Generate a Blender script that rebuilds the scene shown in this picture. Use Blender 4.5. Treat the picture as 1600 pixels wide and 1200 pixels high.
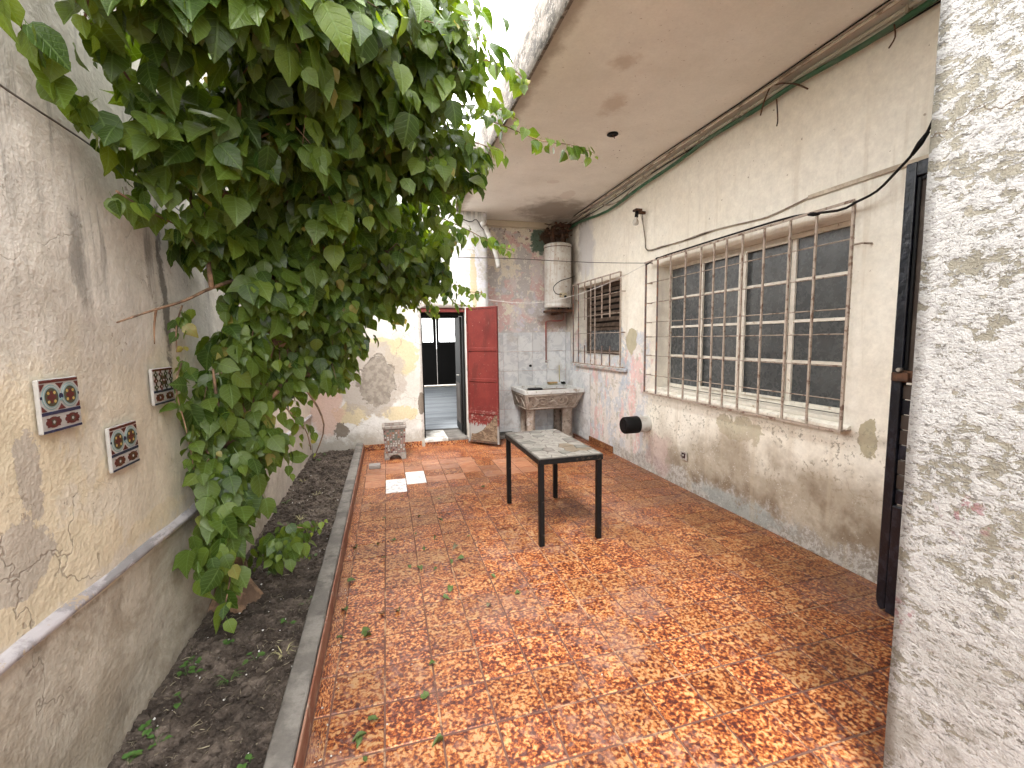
import bpy, bmesh, math, random
import numpy as np
from mathutils import Vector, Matrix, noise as mnoise
R = math.radians
rnd = random.Random(7)
for o in list(bpy.data.objects):
    bpy.data.objects.remove(o)
S = bpy.context.scene
C = S.collection

# ------------------------------------------------------------------ camera
cam_d = bpy.data.cameras.new('camera'); cam = bpy.data.objects.new('camera', cam_d); C.objects.link(cam)
cam_d.sensor_width = 36; cam_d.lens = 697 / 1600 * 36; cam_d.clip_start = 0.02; cam_d.clip_end = 600
rot = Matrix(((0.9626, 0.0410, -0.2678), (-0.2706, 0.0930, -0.9582), (-0.0144, 0.9948, 0.1007)))
q = rot.to_quaternion().normalized()
cam.rotation_mode = 'QUATERNION'; cam.rotation_quaternion = q; cam.location = (0, 0, 1.5)
S.camera = cam

# ------------------------------------------------------------------ world, sun, exposure
W = bpy.data.worlds.new('World'); S.world = W; W.use_nodes = True
wn = W.node_tree; wn.nodes.clear()
sky = wn.nodes.new('ShaderNodeTexSky'); sky.sky_type = 'NISHITA'; sky.sun_disc = False
SUN_EL, SUN_AZ = R(56), R(205)          # azimuth clockwise from +Y
sky.sun_elevation = SUN_EL; sky.sun_rotation = SUN_AZ; sky.dust_density = 2.0; sky.air_density = 1.0
tc = wn.nodes.new('ShaderNodeTexCoord')
nz = wn.nodes.new('ShaderNodeTexNoise'); nz.inputs['Scale'].default_value = 2.3; nz.inputs['Detail'].default_value = 6
nz.inputs['Roughness'].default_value = .55
mr = wn.nodes.new('ShaderNodeMapRange'); mr.interpolation_type = 'SMOOTHSTEP'
mr.inputs['From Min'].default_value = .36; mr.inputs['From Max'].default_value = .52
mr.inputs['To Min'].default_value = .45; mr.inputs['To Max'].default_value = 1.0
mx = wn.nodes.new('ShaderNodeMix'); mx.data_type = 'RGBA'
mx.inputs['B'].default_value = (10.8, 10.75, 10.6, 1)
bg = wn.nodes.new('ShaderNodeBackground'); bg.inputs['Strength'].default_value = 0.15
wo = wn.nodes.new('ShaderNodeOutputWorld')
L = wn.links.new
L(tc.outputs['Generated'], nz.inputs['Vector']); L(nz.outputs['Fac'], mr.inputs['Value'])
L(mr.outputs['Result'], mx.inputs['Factor']); L(sky.outputs['Color'], mx.inputs['A'])
L(mx.outputs['Result'], bg.inputs['Color']); L(bg.outputs['Background'], wo.inputs['Surface'])
sun_d = bpy.data.lights.new('sun', 'SUN'); sun_d.energy = .9; sun_d.angle = R(16); sun_d.color = (1, .96, .9)
sun = bpy.data.objects.new('sun', sun_d); C.objects.link(sun)
sd = Vector((math.sin(SUN_AZ) * math.cos(SUN_EL), math.cos(SUN_AZ) * math.cos(SUN_EL), math.sin(SUN_EL)))
sun.rotation_mode = 'QUATERNION'; sun.rotation_quaternion = sd.to_track_quat('Z', 'Y'); sun.location = sd * 20
S.view_settings.view_transform = 'Standard'; S.view_settings.look = 'None'
S.view_settings.exposure = 2.45; S.view_settings.gamma = 1; S.view_settings.use_curve_mapping = False

# ------------------------------------------------------------------ material helper
class Mat:
    def __init__(s, name):
        s.m = bpy.data.materials.new(name); s.m.use_nodes = True; s.nt = s.m.node_tree; s.nt.nodes.clear()
        s.out = s.nt.nodes.new('ShaderNodeOutputMaterial'); s.b = s.nt.nodes.new('ShaderNodeBsdfPrincipled')
        s.nt.links.new(s.b.outputs[0], s.out.inputs['Surface'])
        s._p = None; s._n = 0; s._c = {}
    def link(s, v, sock):
        if isinstance(v, bpy.types.NodeSocket): s.nt.links.new(v, sock)
        elif isinstance(v, (tuple, list)) and len(v) == 3 and sock.type == 'RGBA': sock.default_value = (*v, 1)
        else: sock.default_value = v
    @property
    def pos(s):
        if s._p is None:
            s._p = s.nt.nodes.new('ShaderNodeNewGeometry').outputs['Position']
        return s._p
    def obj(s):
        s._p = s.nt.nodes.new('ShaderNodeTexCoord').outputs['Object']; return s._p
    def objrand(s, k=37.0):
        oi = s.nt.nodes.new('ShaderNodeObjectInfo'); s.rand = oi.outputs['Random']
        t = s.obj()
        v = s.nt.nodes.new('ShaderNodeVectorMath'); v.operation = 'SCALE'; v.inputs[0].default_value = (1, .73, .41)
        s.nt.links.new(s.math('MULTIPLY', s.rand, k), v.inputs['Scale'])
        a = s.nt.nodes.new('ShaderNodeVectorMath'); a.operation = 'ADD'
        s.nt.links.new(t, a.inputs[0]); s.nt.links.new(v.outputs[0], a.inputs[1]); s._p = a.outputs[0]; return s._p
    def math(s, op, a, b=None, c=None, clamp=False):
        n = s.nt.nodes.new('ShaderNodeMath'); n.operation = op; n.use_clamp = clamp
        for i, v in enumerate((a, b, c)):
            if v is not None: s.link(v, n.inputs[i])
        return n.outputs[0]
    def add(s, a, b): return s.math('ADD', a, b)
    def mul(s, a, b): return s.math('MULTIPLY', a, b)
    def mx(s, a, b): return s.math('MAXIMUM', a, b)
    def inv(s, a): return s.math('SUBTRACT', 1.0, a)
    def noise(s, scale, detail=5, rough=.6, st=(1, 1, 1), dist=0, vec=None, color=False):
        s._n += 1
        mp = s.nt.nodes.new('ShaderNodeMapping'); mp.inputs['Scale'].default_value = st
        mp.inputs['Location'].default_value = (s._n * 3.17, s._n * 1.31, s._n * 2.23)
        s.nt.links.new(vec or s.pos, mp.inputs['Vector'])
        n = s.nt.nodes.new('ShaderNodeTexNoise'); n.inputs['Scale'].default_value = scale
        n.inputs['Detail'].default_value = min(detail, 5); n.inputs['Roughness'].default_value = rough; n.inputs['Distortion'].default_value = dist
        s.nt.links.new(mp.outputs[0], n.inputs['Vector'])
        return n.outputs['Color' if color else 'Fac']
    def voro(s, scale, feature='F1', vec=None, out='Distance', rand=1.0):
        n = s.nt.nodes.new('ShaderNodeTexVoronoi'); n.feature = feature; n.inputs['Scale'].default_value = scale
        n.inputs['Randomness'].default_value = rand
        s.nt.links.new(vec or s.pos, n.inputs['Vector']); return n.outputs[out]
    def warp(s, amount, scale=3, detail=4):
        c = s.noise(scale, detail, .6, color=True)
        a = s.nt.nodes.new('ShaderNodeVectorMath'); a.operation = 'SUBTRACT'; s.nt.links.new(c, a.inputs[0]); a.inputs[1].default_value = (.5, .5, .5)
        b = s.nt.nodes.new('ShaderNodeVectorMath'); b.operation = 'SCALE'; s.nt.links.new(a.outputs[0], b.inputs[0]); b.inputs['Scale'].default_value = amount
        d = s.nt.nodes.new('ShaderNodeVectorMath'); d.operation = 'ADD'; s.nt.links.new(s.pos, d.inputs[0]); s.nt.links.new(b.outputs[0], d.inputs[1])
        return d.outputs[0]
    def ramp(s, x, a, b):
        n = s.nt.nodes.new('ShaderNodeMapRange'); n.interpolation_type = 'SMOOTHSTEP'
        s.link(x, n.inputs['Value'])
        if a <= b:
            n.inputs['From Min'].default_value = a; n.inputs['From Max'].default_value = b
        else:
            n.inputs['From Min'].default_value = b; n.inputs['From Max'].default_value = a
            n.inputs['To Min'].default_value = 1; n.inputs['To Max'].default_value = 0
        return n.outputs['Result']
    def axis(s, i):
        n = s.nt.nodes.new('ShaderNodeSeparateXYZ'); s.nt.links.new(s.pos, n.inputs[0]); return n.outputs[i]
    def blob(s, c, r, fuzz=.5, ns=5, edge=.06, detail=4):
        """soft-edged patch of paint or stain round c; a radius of None ignores that axis"""
        a = s.nt.nodes.new('ShaderNodeVectorMath'); a.operation = 'SUBTRACT'; s.nt.links.new(s.pos, a.inputs[0])
        a.inputs[1].default_value = [0 if x is None else x for x in c]
        b = s.nt.nodes.new('ShaderNodeVectorMath'); b.operation = 'MULTIPLY'; s.nt.links.new(a.outputs[0], b.inputs[0])
        b.inputs[1].default_value = [0 if x is None else 1 / x for x in r]
        l = s.nt.nodes.new('ShaderNodeVectorMath'); l.operation = 'LENGTH'; s.nt.links.new(b.outputs[0], l.inputs[0])
        ns = 4 if ns < 5.5 else (8 if ns < 10 else 18)
        if ns not in s._c: s._c[ns] = s.math('SUBTRACT', s.noise(ns, 5, .68), .5)
        d = s.add(l.outputs['Value'], s.mul(s._c[ns], fuzz * 4))
        return s.ramp(d, 1 + edge, 1 - edge)
    def mix(s, a, b, f):
        n = s.nt.nodes.new('ShaderNodeMix'); n.data_type = 'RGBA'
        s.link(f, n.inputs['Factor']); s.link(a, n.inputs['A']); s.link(b, n.inputs['B']); return n.outputs['Result']
    def vary(s, col, f, amt=.25):
        """multiply a colour by 1-amt..1+amt following f (0..1)"""
        n = s.nt.nodes.new('ShaderNodeMix'); n.data_type = 'RGBA'; n.blend_type = 'MULTIPLY'; n.inputs['Factor'].default_value = 1
        s.link(col, n.inputs['A'])
        k = s.math('MULTIPLY_ADD', s.math('SUBTRACT', f, .5), amt * 2, 1.0)
        cc = s.nt.nodes.new('ShaderNodeCombineColor')
        for i in range(3): s.nt.links.new(k, cc.inputs[i])
        s.nt.links.new(cc.outputs[0], n.inputs['B']); return n.outputs['Result']
    def finish(s, col, rough=.85, bump=None, dist=.004, strength=1.0, spec=.3, metal=0, normal_strength=None):
        s.link(col, s.b.inputs['Base Color']); s.link(rough, s.b.inputs['Roughness'])
        s.b.inputs['Specular IOR Level'].default_value = spec; s.b.inputs['Metallic'].default_value = metal
        if bump is not None:
            bn = s.nt.nodes.new('ShaderNodeBump'); bn.inputs['Strength'].default_value = strength; bn.inputs['Distance'].default_value = dist
            s.nt.links.new(bump, bn.inputs['Height']); s.nt.links.new(bn.outputs[0], s.b.inputs['Normal'])
        return s.m

def simple(name, col, rough=.6, metal=0, col2=None, scale=20, spec=.4, bump=0, thr=(.45, .6), world=False):
    m = Mat(name)
    if not world: m.obj()
    n = m.noise(scale, 5, .6)
    c = m.vary(col, n, .3)
    if col2: c = m.mix(c, col2, m.ramp(m.noise(scale * .7, 6, .65), *thr))
    return m.finish(c, rough, n if bump else None, bump or .001, spec=spec, metal=metal)

# ------------------------------------------------------------------ mesh helper
class MB:
    def __init__(s): s.v = []; s.f = []; s.sm = []
    def add(s, vs, fs, smooth=False):
        o = len(s.v); s.v += [tuple(x) for x in vs]
        for f in fs: s.f.append([i + o for i in f]); s.sm.append(smooth)
        return s
    def box(s, x0, x1, y0, y1, z0, z1, M=None):
        vs = [Vector((x, y, z)) for z in (z0, z1) for y in (y0, y1) for x in (x0, x1)]
        if M is not None: vs = [M @ v for v in vs]
        return s.add(vs, [(0, 2, 3, 1), (4, 5, 7, 6), (0, 1, 5, 4), (2, 6, 7, 3), (0, 4, 6, 2), (1, 3, 7, 5)])
    def tube(s, pts, r, n=8, caps=True, smooth=True, sub=0):
        P = [Vector(p) for p in pts]
        rs = list(r) if isinstance(r, (list, tuple)) else [r] * len(P)
        if sub and len(P) > 2:
            Q, rr = [], []
            for i in range(len(P) - 1):
                p0, p1, p2, p3 = P[max(i - 1, 0)], P[i], P[i + 1], P[min(i + 2, len(P) - 1)]
                for k in range(sub):
                    t = k / sub
                    Q.append(.5 * ((2 * p1) + (p2 - p0) * t + (2 * p0 - 5 * p1 + 4 * p2 - p3) * t * t + (3 * p1 - p0 - 3 * p2 + p3) * t ** 3))
                    rr.append(rs[i] * (1 - t) + rs[i + 1] * t)
            P = Q + [P[-1]]; rs = rr + [rs[-1]]
        o = len(s.v); up = None
        for i, p in enumerate(P):
            d = (P[min(i + 1, len(P) - 1)] - P[max(i - 1, 0)]).normalized()
            if up is None: up = d.orthogonal().normalized()
            up = (up - d * up.dot(d)); up = up.normalized() if up.length > 1e-6 else d.orthogonal().normalized()
            w = d.cross(up)
            for k in range(n):
                a = 2 * math.pi * k / n
                s.v.append(tuple(p + (up * math.cos(a) + w * math.sin(a)) * rs[i]))
        for i in range(len(P) - 1):
            for k in range(n):
                a, b = o + i * n + k, o + i * n + (k + 1) % n
                s.f.append([a, b, b + n, a + n]); s.sm.append(smooth)
        if caps:
            s.f.append([o + k for k in range(n)][::-1]); s.sm.append(False)
            e = o + (len(P) - 1) * n; s.f.append([e + k for k in range(n)]); s.sm.append(False)
        return s
    def lathe(s, c, prof, n=32, smooth=True):
        """prof = (radius, z) list round the vertical through c"""
        o = len(s.v)
        for r, z in prof:
            for k in range(n):
                a = 2 * math.pi * k / n
                s.v.append((c[0] + r * math.cos(a), c[1] + r * math.sin(a), c[2] + z))
        for i in range(len(prof) - 1):
            for k in range(n):
                a, b = o + i * n + k, o + i * n + (k + 1) % n
                s.f.append([a, b, b + n, a + n]); s.sm.append(smooth)
        return s
    def prism(s, poly, fn, h0, h1):
        """poly of 2D points; fn(u, v, h) -> 3D"""
        n = len(poly); vs = [fn(u, v, h0) for u, v in poly] + [fn(u, v, h1) for u, v in poly]
        return s.add(vs, [list(range(n))[::-1], list(range(n, 2 * n))] + [[i, (i + 1) % n, (i + 1) % n + n, i + n] for i in range(n)])
    def build(s, name, mat, parent=None, bevel=0, seg=1, kind=None, label=None, fixn=True, origin=None):
        me = bpy.data.meshes.new(name)
        off = Vector(origin) if origin is not None else (parent_loc(parent) if parent else Vector((0, 0, 0)))
        me.from_pydata([tuple(Vector(v) - off) for v in s.v], [], s.f)
        me.polygons.foreach_set('use_smooth', s.sm)
        if fixn:
            bm = bmesh.new(); bm.from_mesh(me); bmesh.ops.recalc_face_normals(bm, faces=bm.faces); bm.to_mesh(me); bm.free()
        me.materials.append(mat); me.update()
        o = bpy.data.objects.new(name, me); C.objects.link(o)
        if parent: o.parent = parent
        if origin is not None: o.location = off - (parent_loc(parent) if parent else Vector((0, 0, 0)))
        if bevel:
            b = o.modifiers.new('bevel', 'BEVEL'); b.width = bevel; b.segments = seg; b.limit_method = 'ANGLE'; b.angle_limit = R(40)
        if kind: o['kind'] = kind
        if label: o['label'] = label
        return o
def parent_loc(p):
    l = Vector((0, 0, 0))
    while p: l += p.location; p = p.parent
    return l
def thing(name, label, cat, loc=(0, 0, 0), group=None):
    o = bpy.data.objects.new(name, None); C.objects.link(o); o.location = loc; o.empty_display_size = .1
    o['label'] = label; o['category'] = cat
    if group: o['group'] = group
    return o
def tag(o, label, cat, group=None):
    o['label'] = label; o['category'] = cat
    if group: o['group'] = group
    return o
def inst(src, name, parent, loc, rot=None, label=None):
    o = bpy.data.objects.new(name, src.data if hasattr(src, 'data') else src); C.objects.link(o); o.parent = parent
    o.location = loc
    if rot: o.rotation_euler = rot
    if label: o['label'] = label
    return o

def wall_holes(fn, u0, u1, v0, v1, holes, t, nu=1, extra_u=(), rough=0, seed=0, top=None):
    """wall sheet with openings and depth t; fn(u, v, d) -> 3D, d=0 face, d=t back"""
    us = sorted({u0, u1, *extra_u, *[h[i] for h in holes for i in (0, 1)]}); vs = sorted({v0, v1, *[h[i] for h in holes for i in (2, 3)]})
    def refine(a, step):
        out = []
        for i in range(len(a) - 1):
            k = max(1, int(math.ceil((a[i + 1] - a[i]) / step)))
            out += [a[i] + (a[i + 1] - a[i]) * j / k for j in range(k)]
        return out + [a[-1]]
    if rough: us = refine(us, nu); vs = refine(vs, nu)
    m = MB(); idx = {}
    def pt(i, j, d):
        k = (i, j, d)
        if k not in idx:
            p = Vector(fn(us[i], vs[j], t if d else 0))
            if rough and not d:
                w = rough * (mnoise.noise(Vector((us[i] * 1.1 + seed, vs[j] * 1.1, seed))) + .45 * mnoise.noise(Vector((us[i] * 4 + seed, vs[j] * 4, 3))) + .2 * mnoise.noise(Vector((us[i] * 11 + seed, vs[j] * 11, 5))))
                p = Vector(fn(us[i], vs[j], w))
            idx[k] = len(m.v); m.v.append(tuple(p))
        return idx[k]
    solid = lambda i, j: 0 <= i < len(us) - 1 and 0 <= j < len(vs) - 1 and not any(h[0] - 1e-6 <= us[i] and us[i + 1] <= h[1] + 1e-6 and h[2] - 1e-6 <= vs[j] and vs[j + 1] <= h[3] + 1e-6 for h in holes)
    for i in range(len(us) - 1):
        for j in range(len(vs) - 1):
            if not solid(i, j): continue
            m.f.append([pt(i, j, 0), pt(i + 1, j, 0), pt(i + 1, j + 1, 0), pt(i, j + 1, 0)]); m.sm.append(bool(rough))
            m.f.append([pt(i, j, 1), pt(i, j + 1, 1), pt(i + 1, j + 1, 1), pt(i + 1, j, 1)]); m.sm.append(False)
            for (a, b, ni, nj) in (((i, j), (i + 1, j), i, j - 1), ((i + 1, j), (i + 1, j + 1), i + 1, j), ((i + 1, j + 1), (i, j + 1), i, j + 1), ((i, j + 1), (i, j), i - 1, j)):
                if not solid(ni, nj):
                    m.f.append([pt(*b, 0), pt(*a, 0), pt(*a, 1), pt(*b, 1)]); m.sm.append(False)
    return m

# ================================================================== wall materials (world coordinates)
def crackmask(m, scale=1.3, w=.012, warp=.5, thr=(.5, .6)):
    v = m.voro(scale, 'DISTANCE_TO_EDGE', vec=m.warp(warp, 2.5, 6))
    return m.mul(m.ramp(v, w, w * .25), m.ramp(m.noise(.9, 3, .5), *thr))

def mat_left():
    m = Mat('garden_wall_plaster'); z = m.axis(2); y = m.axis(1)
    big = m.noise(1.6, 7, .62); mid = m.noise(7, 8, .7); fine = m.noise(60, 5, .6)
    c = m.mix((.50, .46, .40), (.64, .60, .54), m.ramp(big, .35, .65))
    # pinkish cream limewash lower down, ochre paint where it has flaked
    low = m.ramp(m.add(z, m.mul(m.math('SUBTRACT', mid, .5), .8)), 1.62, 1.30)
    c = m.mix(c, (.60, .53, .41), m.mul(low, .8))
    flake = m.mul(m.ramp(m.noise(2.6, 9, .62, dist=.4), .50, .53), m.ramp(z, 1.52, 1.30))
    y1 = m.blob((None, 1.52, 1.15), (None, .17, .30), .45, 4)
    y2 = m.blob((None, 1.60, .80), (None, .35, .13), .5, 5)
    y3 = m.blob((None, 2.25, .72), (None, .30, .07), .5, 6)
    yl = m.mx(m.mul(flake, m.ramp(m.noise(.9, 3), .50, .56)), m.mx(y1, m.mx(y2, y3)))
    c = m.mix(c, m.mix((.64, .545, .35), (.58, .50, .38), mid), m.mul(yl, .7))
    grey = m.mx(m.blob((None, 1.58, 1.13), (None, .045, .13), .6, 12, .02), m.mx(m.blob((None, 1.50, .90), (None, .14, .11), .5, 9, .02), m.mul(m.blob((None, 1.92, 1.42), (None, .07, .20), .6, 9, .08), .5)))
    c = m.mix(c, (.42, .375, .32), m.mul(grey, .85))
    speck = m.mul(m.ramp(m.noise(34, 7, .7), .60, .64), m.ramp(m.noise(3.2, 4), .55, .62))
    c = m.mix(c, (.26, .22, .17), m.mul(speck, .7))
    # black rain streaks running down from the coping
    st = m.noise(6.5, 7, .6, st=(1, 1, .13)); st2 = m.noise(17, 6, .65, st=(1, 1, .10))
    reach = m.ramp(m.add(z, m.mul(m.math('SUBTRACT', st2, .5), 1.4)), 1.45, 2.3)
    str_ = m.mul(m.mul(m.ramp(m.add(m.mul(st, .6), m.mul(st2, .4)), .50, .62), reach), m.ramp(m.noise(1.2, 3), .3, .55))
    c = m.mix(c, (.085, .08, .07), m.mul(str_, .8))
    sm = m.blob((None, 1.90, 1.80), (None, .035, .14), .6, 9, .5)
    c = m.mix(c, (.10, .095, .085), m.mul(sm, .6))
    drip = m.mul(m.blob((None, 2.50, 1.72), (None, .03, .36), .7, 12, .3), .8)
    c = m.mix(c, (.08, .07, .06), drip)
    # splash zone below the ledge: brown cement
    base = m.ramp(m.add(z, m.mul(y, .03)), .690, .685)
    bc = m.mix((.33, .28, .215), (.47, .42, .345), m.ramp(m.noise(2.2, 8, .68, st=(1, 1.0, 1.6), dist=.5), .40, .62))
    bc = m.mix(bc, (.25, .205, .16), m.mul(m.ramp(m.noise(5, 7, .7), .55, .68), .7))
    c = m.mix(c, bc, base)
    # band of pale limewash just above the ledge and dirt next to it
    edge = m.mul(m.ramp(z, .74, .70), m.ramp(z, .60, .62))
    c = m.mix(c, (.55, .50, .42), m.mul(m.mul(edge, m.ramp(mid, .45, .55)), .8))
    cr = crackmask(m, 1.15, .0055, .6, (.52, .60))
    c = m.mix(c, (.27, .23, .185), m.mul(cr, .6))
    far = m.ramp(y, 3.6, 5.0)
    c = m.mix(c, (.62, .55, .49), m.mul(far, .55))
    c = m.vary(c, mid, .28); c = m.vary(c, fine, .2); c = m.vary(c, m.noise(5, 5, .65, st=(1, 1, .3)), .25)
    h = m.add(m.add(m.mul(mid, 1.2), m.mul(fine, .3)), m.mul(cr, -.22))
    return m.finish(c, .92, h, .012, .8)

def mat_rear():
    m = Mat('rear_wall_limewash'); z = m.axis(2); x = m.axis(0)
    big = m.noise(2.0, 6, .6); mid = m.noise(9, 8, .7); fine = m.noise(50, 5, .6)
    c = m.mix((.60, .585, .56), (.50, .475, .435), m.ramp(big, .42, .62))
    lil = m.mul(m.ramp(m.noise(3.5, 6, .65), .52, .58), m.ramp(z, 1.9, 2.2))
    c = m.mix(c, (.66, .66, .74), m.mul(lil, .6))
    yl = m.mx(m.blob((.20, None, 1.24), (.22, None, .26), .4, 5), m.mx(m.blob((.12, None, .50), (.26, None, .10), .4, 7), m.mx(m.blob((-.50, None, .52), (.22, None, .14), .5, 6), m.blob((-.12, None, 1.48), (.28, None, .06), .5, 6))))
    yl = m.mx(yl, m.blob((1.22, None, 2.3), (.05, None, .4), .6, 6))
    c = m.mix(c, (.52, .42, .23), m.mul(yl, .75))
    g0 = m.blob((-.18, None, .98), (.46, None, .50), .34, 3.2)
    c = m.mix(c, m.mix((.34, .30, .26), (.42, .37, .325), mid), m.mul(g0, .85))
    g1 = m.blob((-.14, None, .96), (.26, None, .32), .42, 4.5, .02)
    c = m.mix(c, m.mix((.22, .19, .16), (.31, .275, .235), m.ramp(m.noise(14, 7), .4, .6)), g1)
    pk = m.blob((-.80, None, .62), (.20, None, .36), .35, 4, .12)
    c = m.mix(c, (.55, .37, .30), m.mul(pk, .8))
    hole = m.mx(m.blob((-.63, None, .31), (.09, None, .10), .6, 12, .02), m.blob((.445, None, .62), (.05, None, .16), .3, 6, .03))
    c = m.mix(c, (.19, .16, .13), hole)
    up = m.mul(m.ramp(z, 3.1, 3.3), m.ramp(m.noise(16, 6, .6, st=(1, 1, .08)), .50, .58))
    c = m.mix(c, (.22, .23, .22), m.mul(up, .75))
    damp = m.ramp(m.add(z, m.mul(m.math('SUBTRACT', mid, .5), .5)), .34, .10)
    c = m.mix(c, (.28, .25, .205), m.mul(damp, .75))
    cr = m.mul(crackmask(m, 2.2, .012, .5, (.50, .56)), .8)
    sp = m.mul(m.ramp(m.noise(45, 6, .7), .62, .66), .6)
    c = m.mix(c, (.25, .21, .17), m.mx(m.mul(cr, .7), m.mul(sp, m.ramp(z, 2.2, 1.2))))
    c = m.vary(c, fine, .16)
    h = m.add(m.add(m.mul(mid, .8), m.mul(fine, .2)), m.mul(g1, -1.2))
    return m.finish(c, .92, h, .012, .8)

def mat_laundry():
    m = Mat('laundry_wall_flaking_paint'); z = m.axis(2); x = m.axis(0)
    mid = m.noise(9, 8, .7); fine = m.noise(50, 5, .6)
    c = m.mix((.74, .67, .54), (.80, .75, .65), mid)
    f1 = m.ramp(m.add(m.noise(3.8, 10, .68, dist=.3), m.mul(m.ramp(z, 3.1, 2.1), .14)), .535, .55)
    pink = m.mix((.66, .46, .43), (.67, .60, .58), m.ramp(m.noise(3, 5), .45, .6))
    grey = m.mix((.60, .57, .56), (.47, .44, .415), mid)
    under = m.mix(grey, pink, m.ramp(m.add(m.noise(2.3, 7, .6), m.mul(m.ramp(z, 2.7, 1.8), .10)), .52, .56))
    c = m.mix(c, under, f1)
    lil = m.mul(m.ramp(m.noise(5, 8, .65), .55, .58), m.ramp(z, 2.6, 2.0))
    c = m.mix(c, (.66, .64, .70), m.mul(lil, .7))
    fl = m.mul(m.ramp(m.noise(15, 9, .7), .555, .575), 1)
    c = m.mix(c, (.80, .77, .70), m.mul(fl, .8))
    dk = m.mul(m.ramp(m.noise(17, 8, .7), .59, .62), m.ramp(z, 2.4, 3.0))
    c = m.mix(c, (.17, .12, .09), m.mul(dk, .85))
    gr = m.blob((2.36, None, 3.02), (.16, None, .22), .4, 6, .1)
    c = m.mix(c, (.055, .12, .085), m.mul(gr, .9))
    ru = m.blob((2.60, None, 3.06), (.24, None, .19), .5, 8, .1)
    c = m.mix(c, (.085, .045, .03), m.mul(ru, .92))
    ru2 = m.blob((2.60, None, 1.80), (.26, None, .16), .5, 7, .3)
    c = m.mix(c, (.25, .15, .10), m.mul(ru2, .7))
    top = m.ramp(m.add(z, m.mul(m.math('SUBTRACT', mid, .5), .06)), 3.16, 3.18)
    c = m.mix(c, (.62, .54, .41), m.mul(top, m.ramp(x, 2.5, 2.3)))
    c = m.vary(c, fine, .2)
    h = m.add(m.mul(mid, .6), m.mul(fl, .4))
    return m.finish(c, .88, h, .008, .8)

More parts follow.
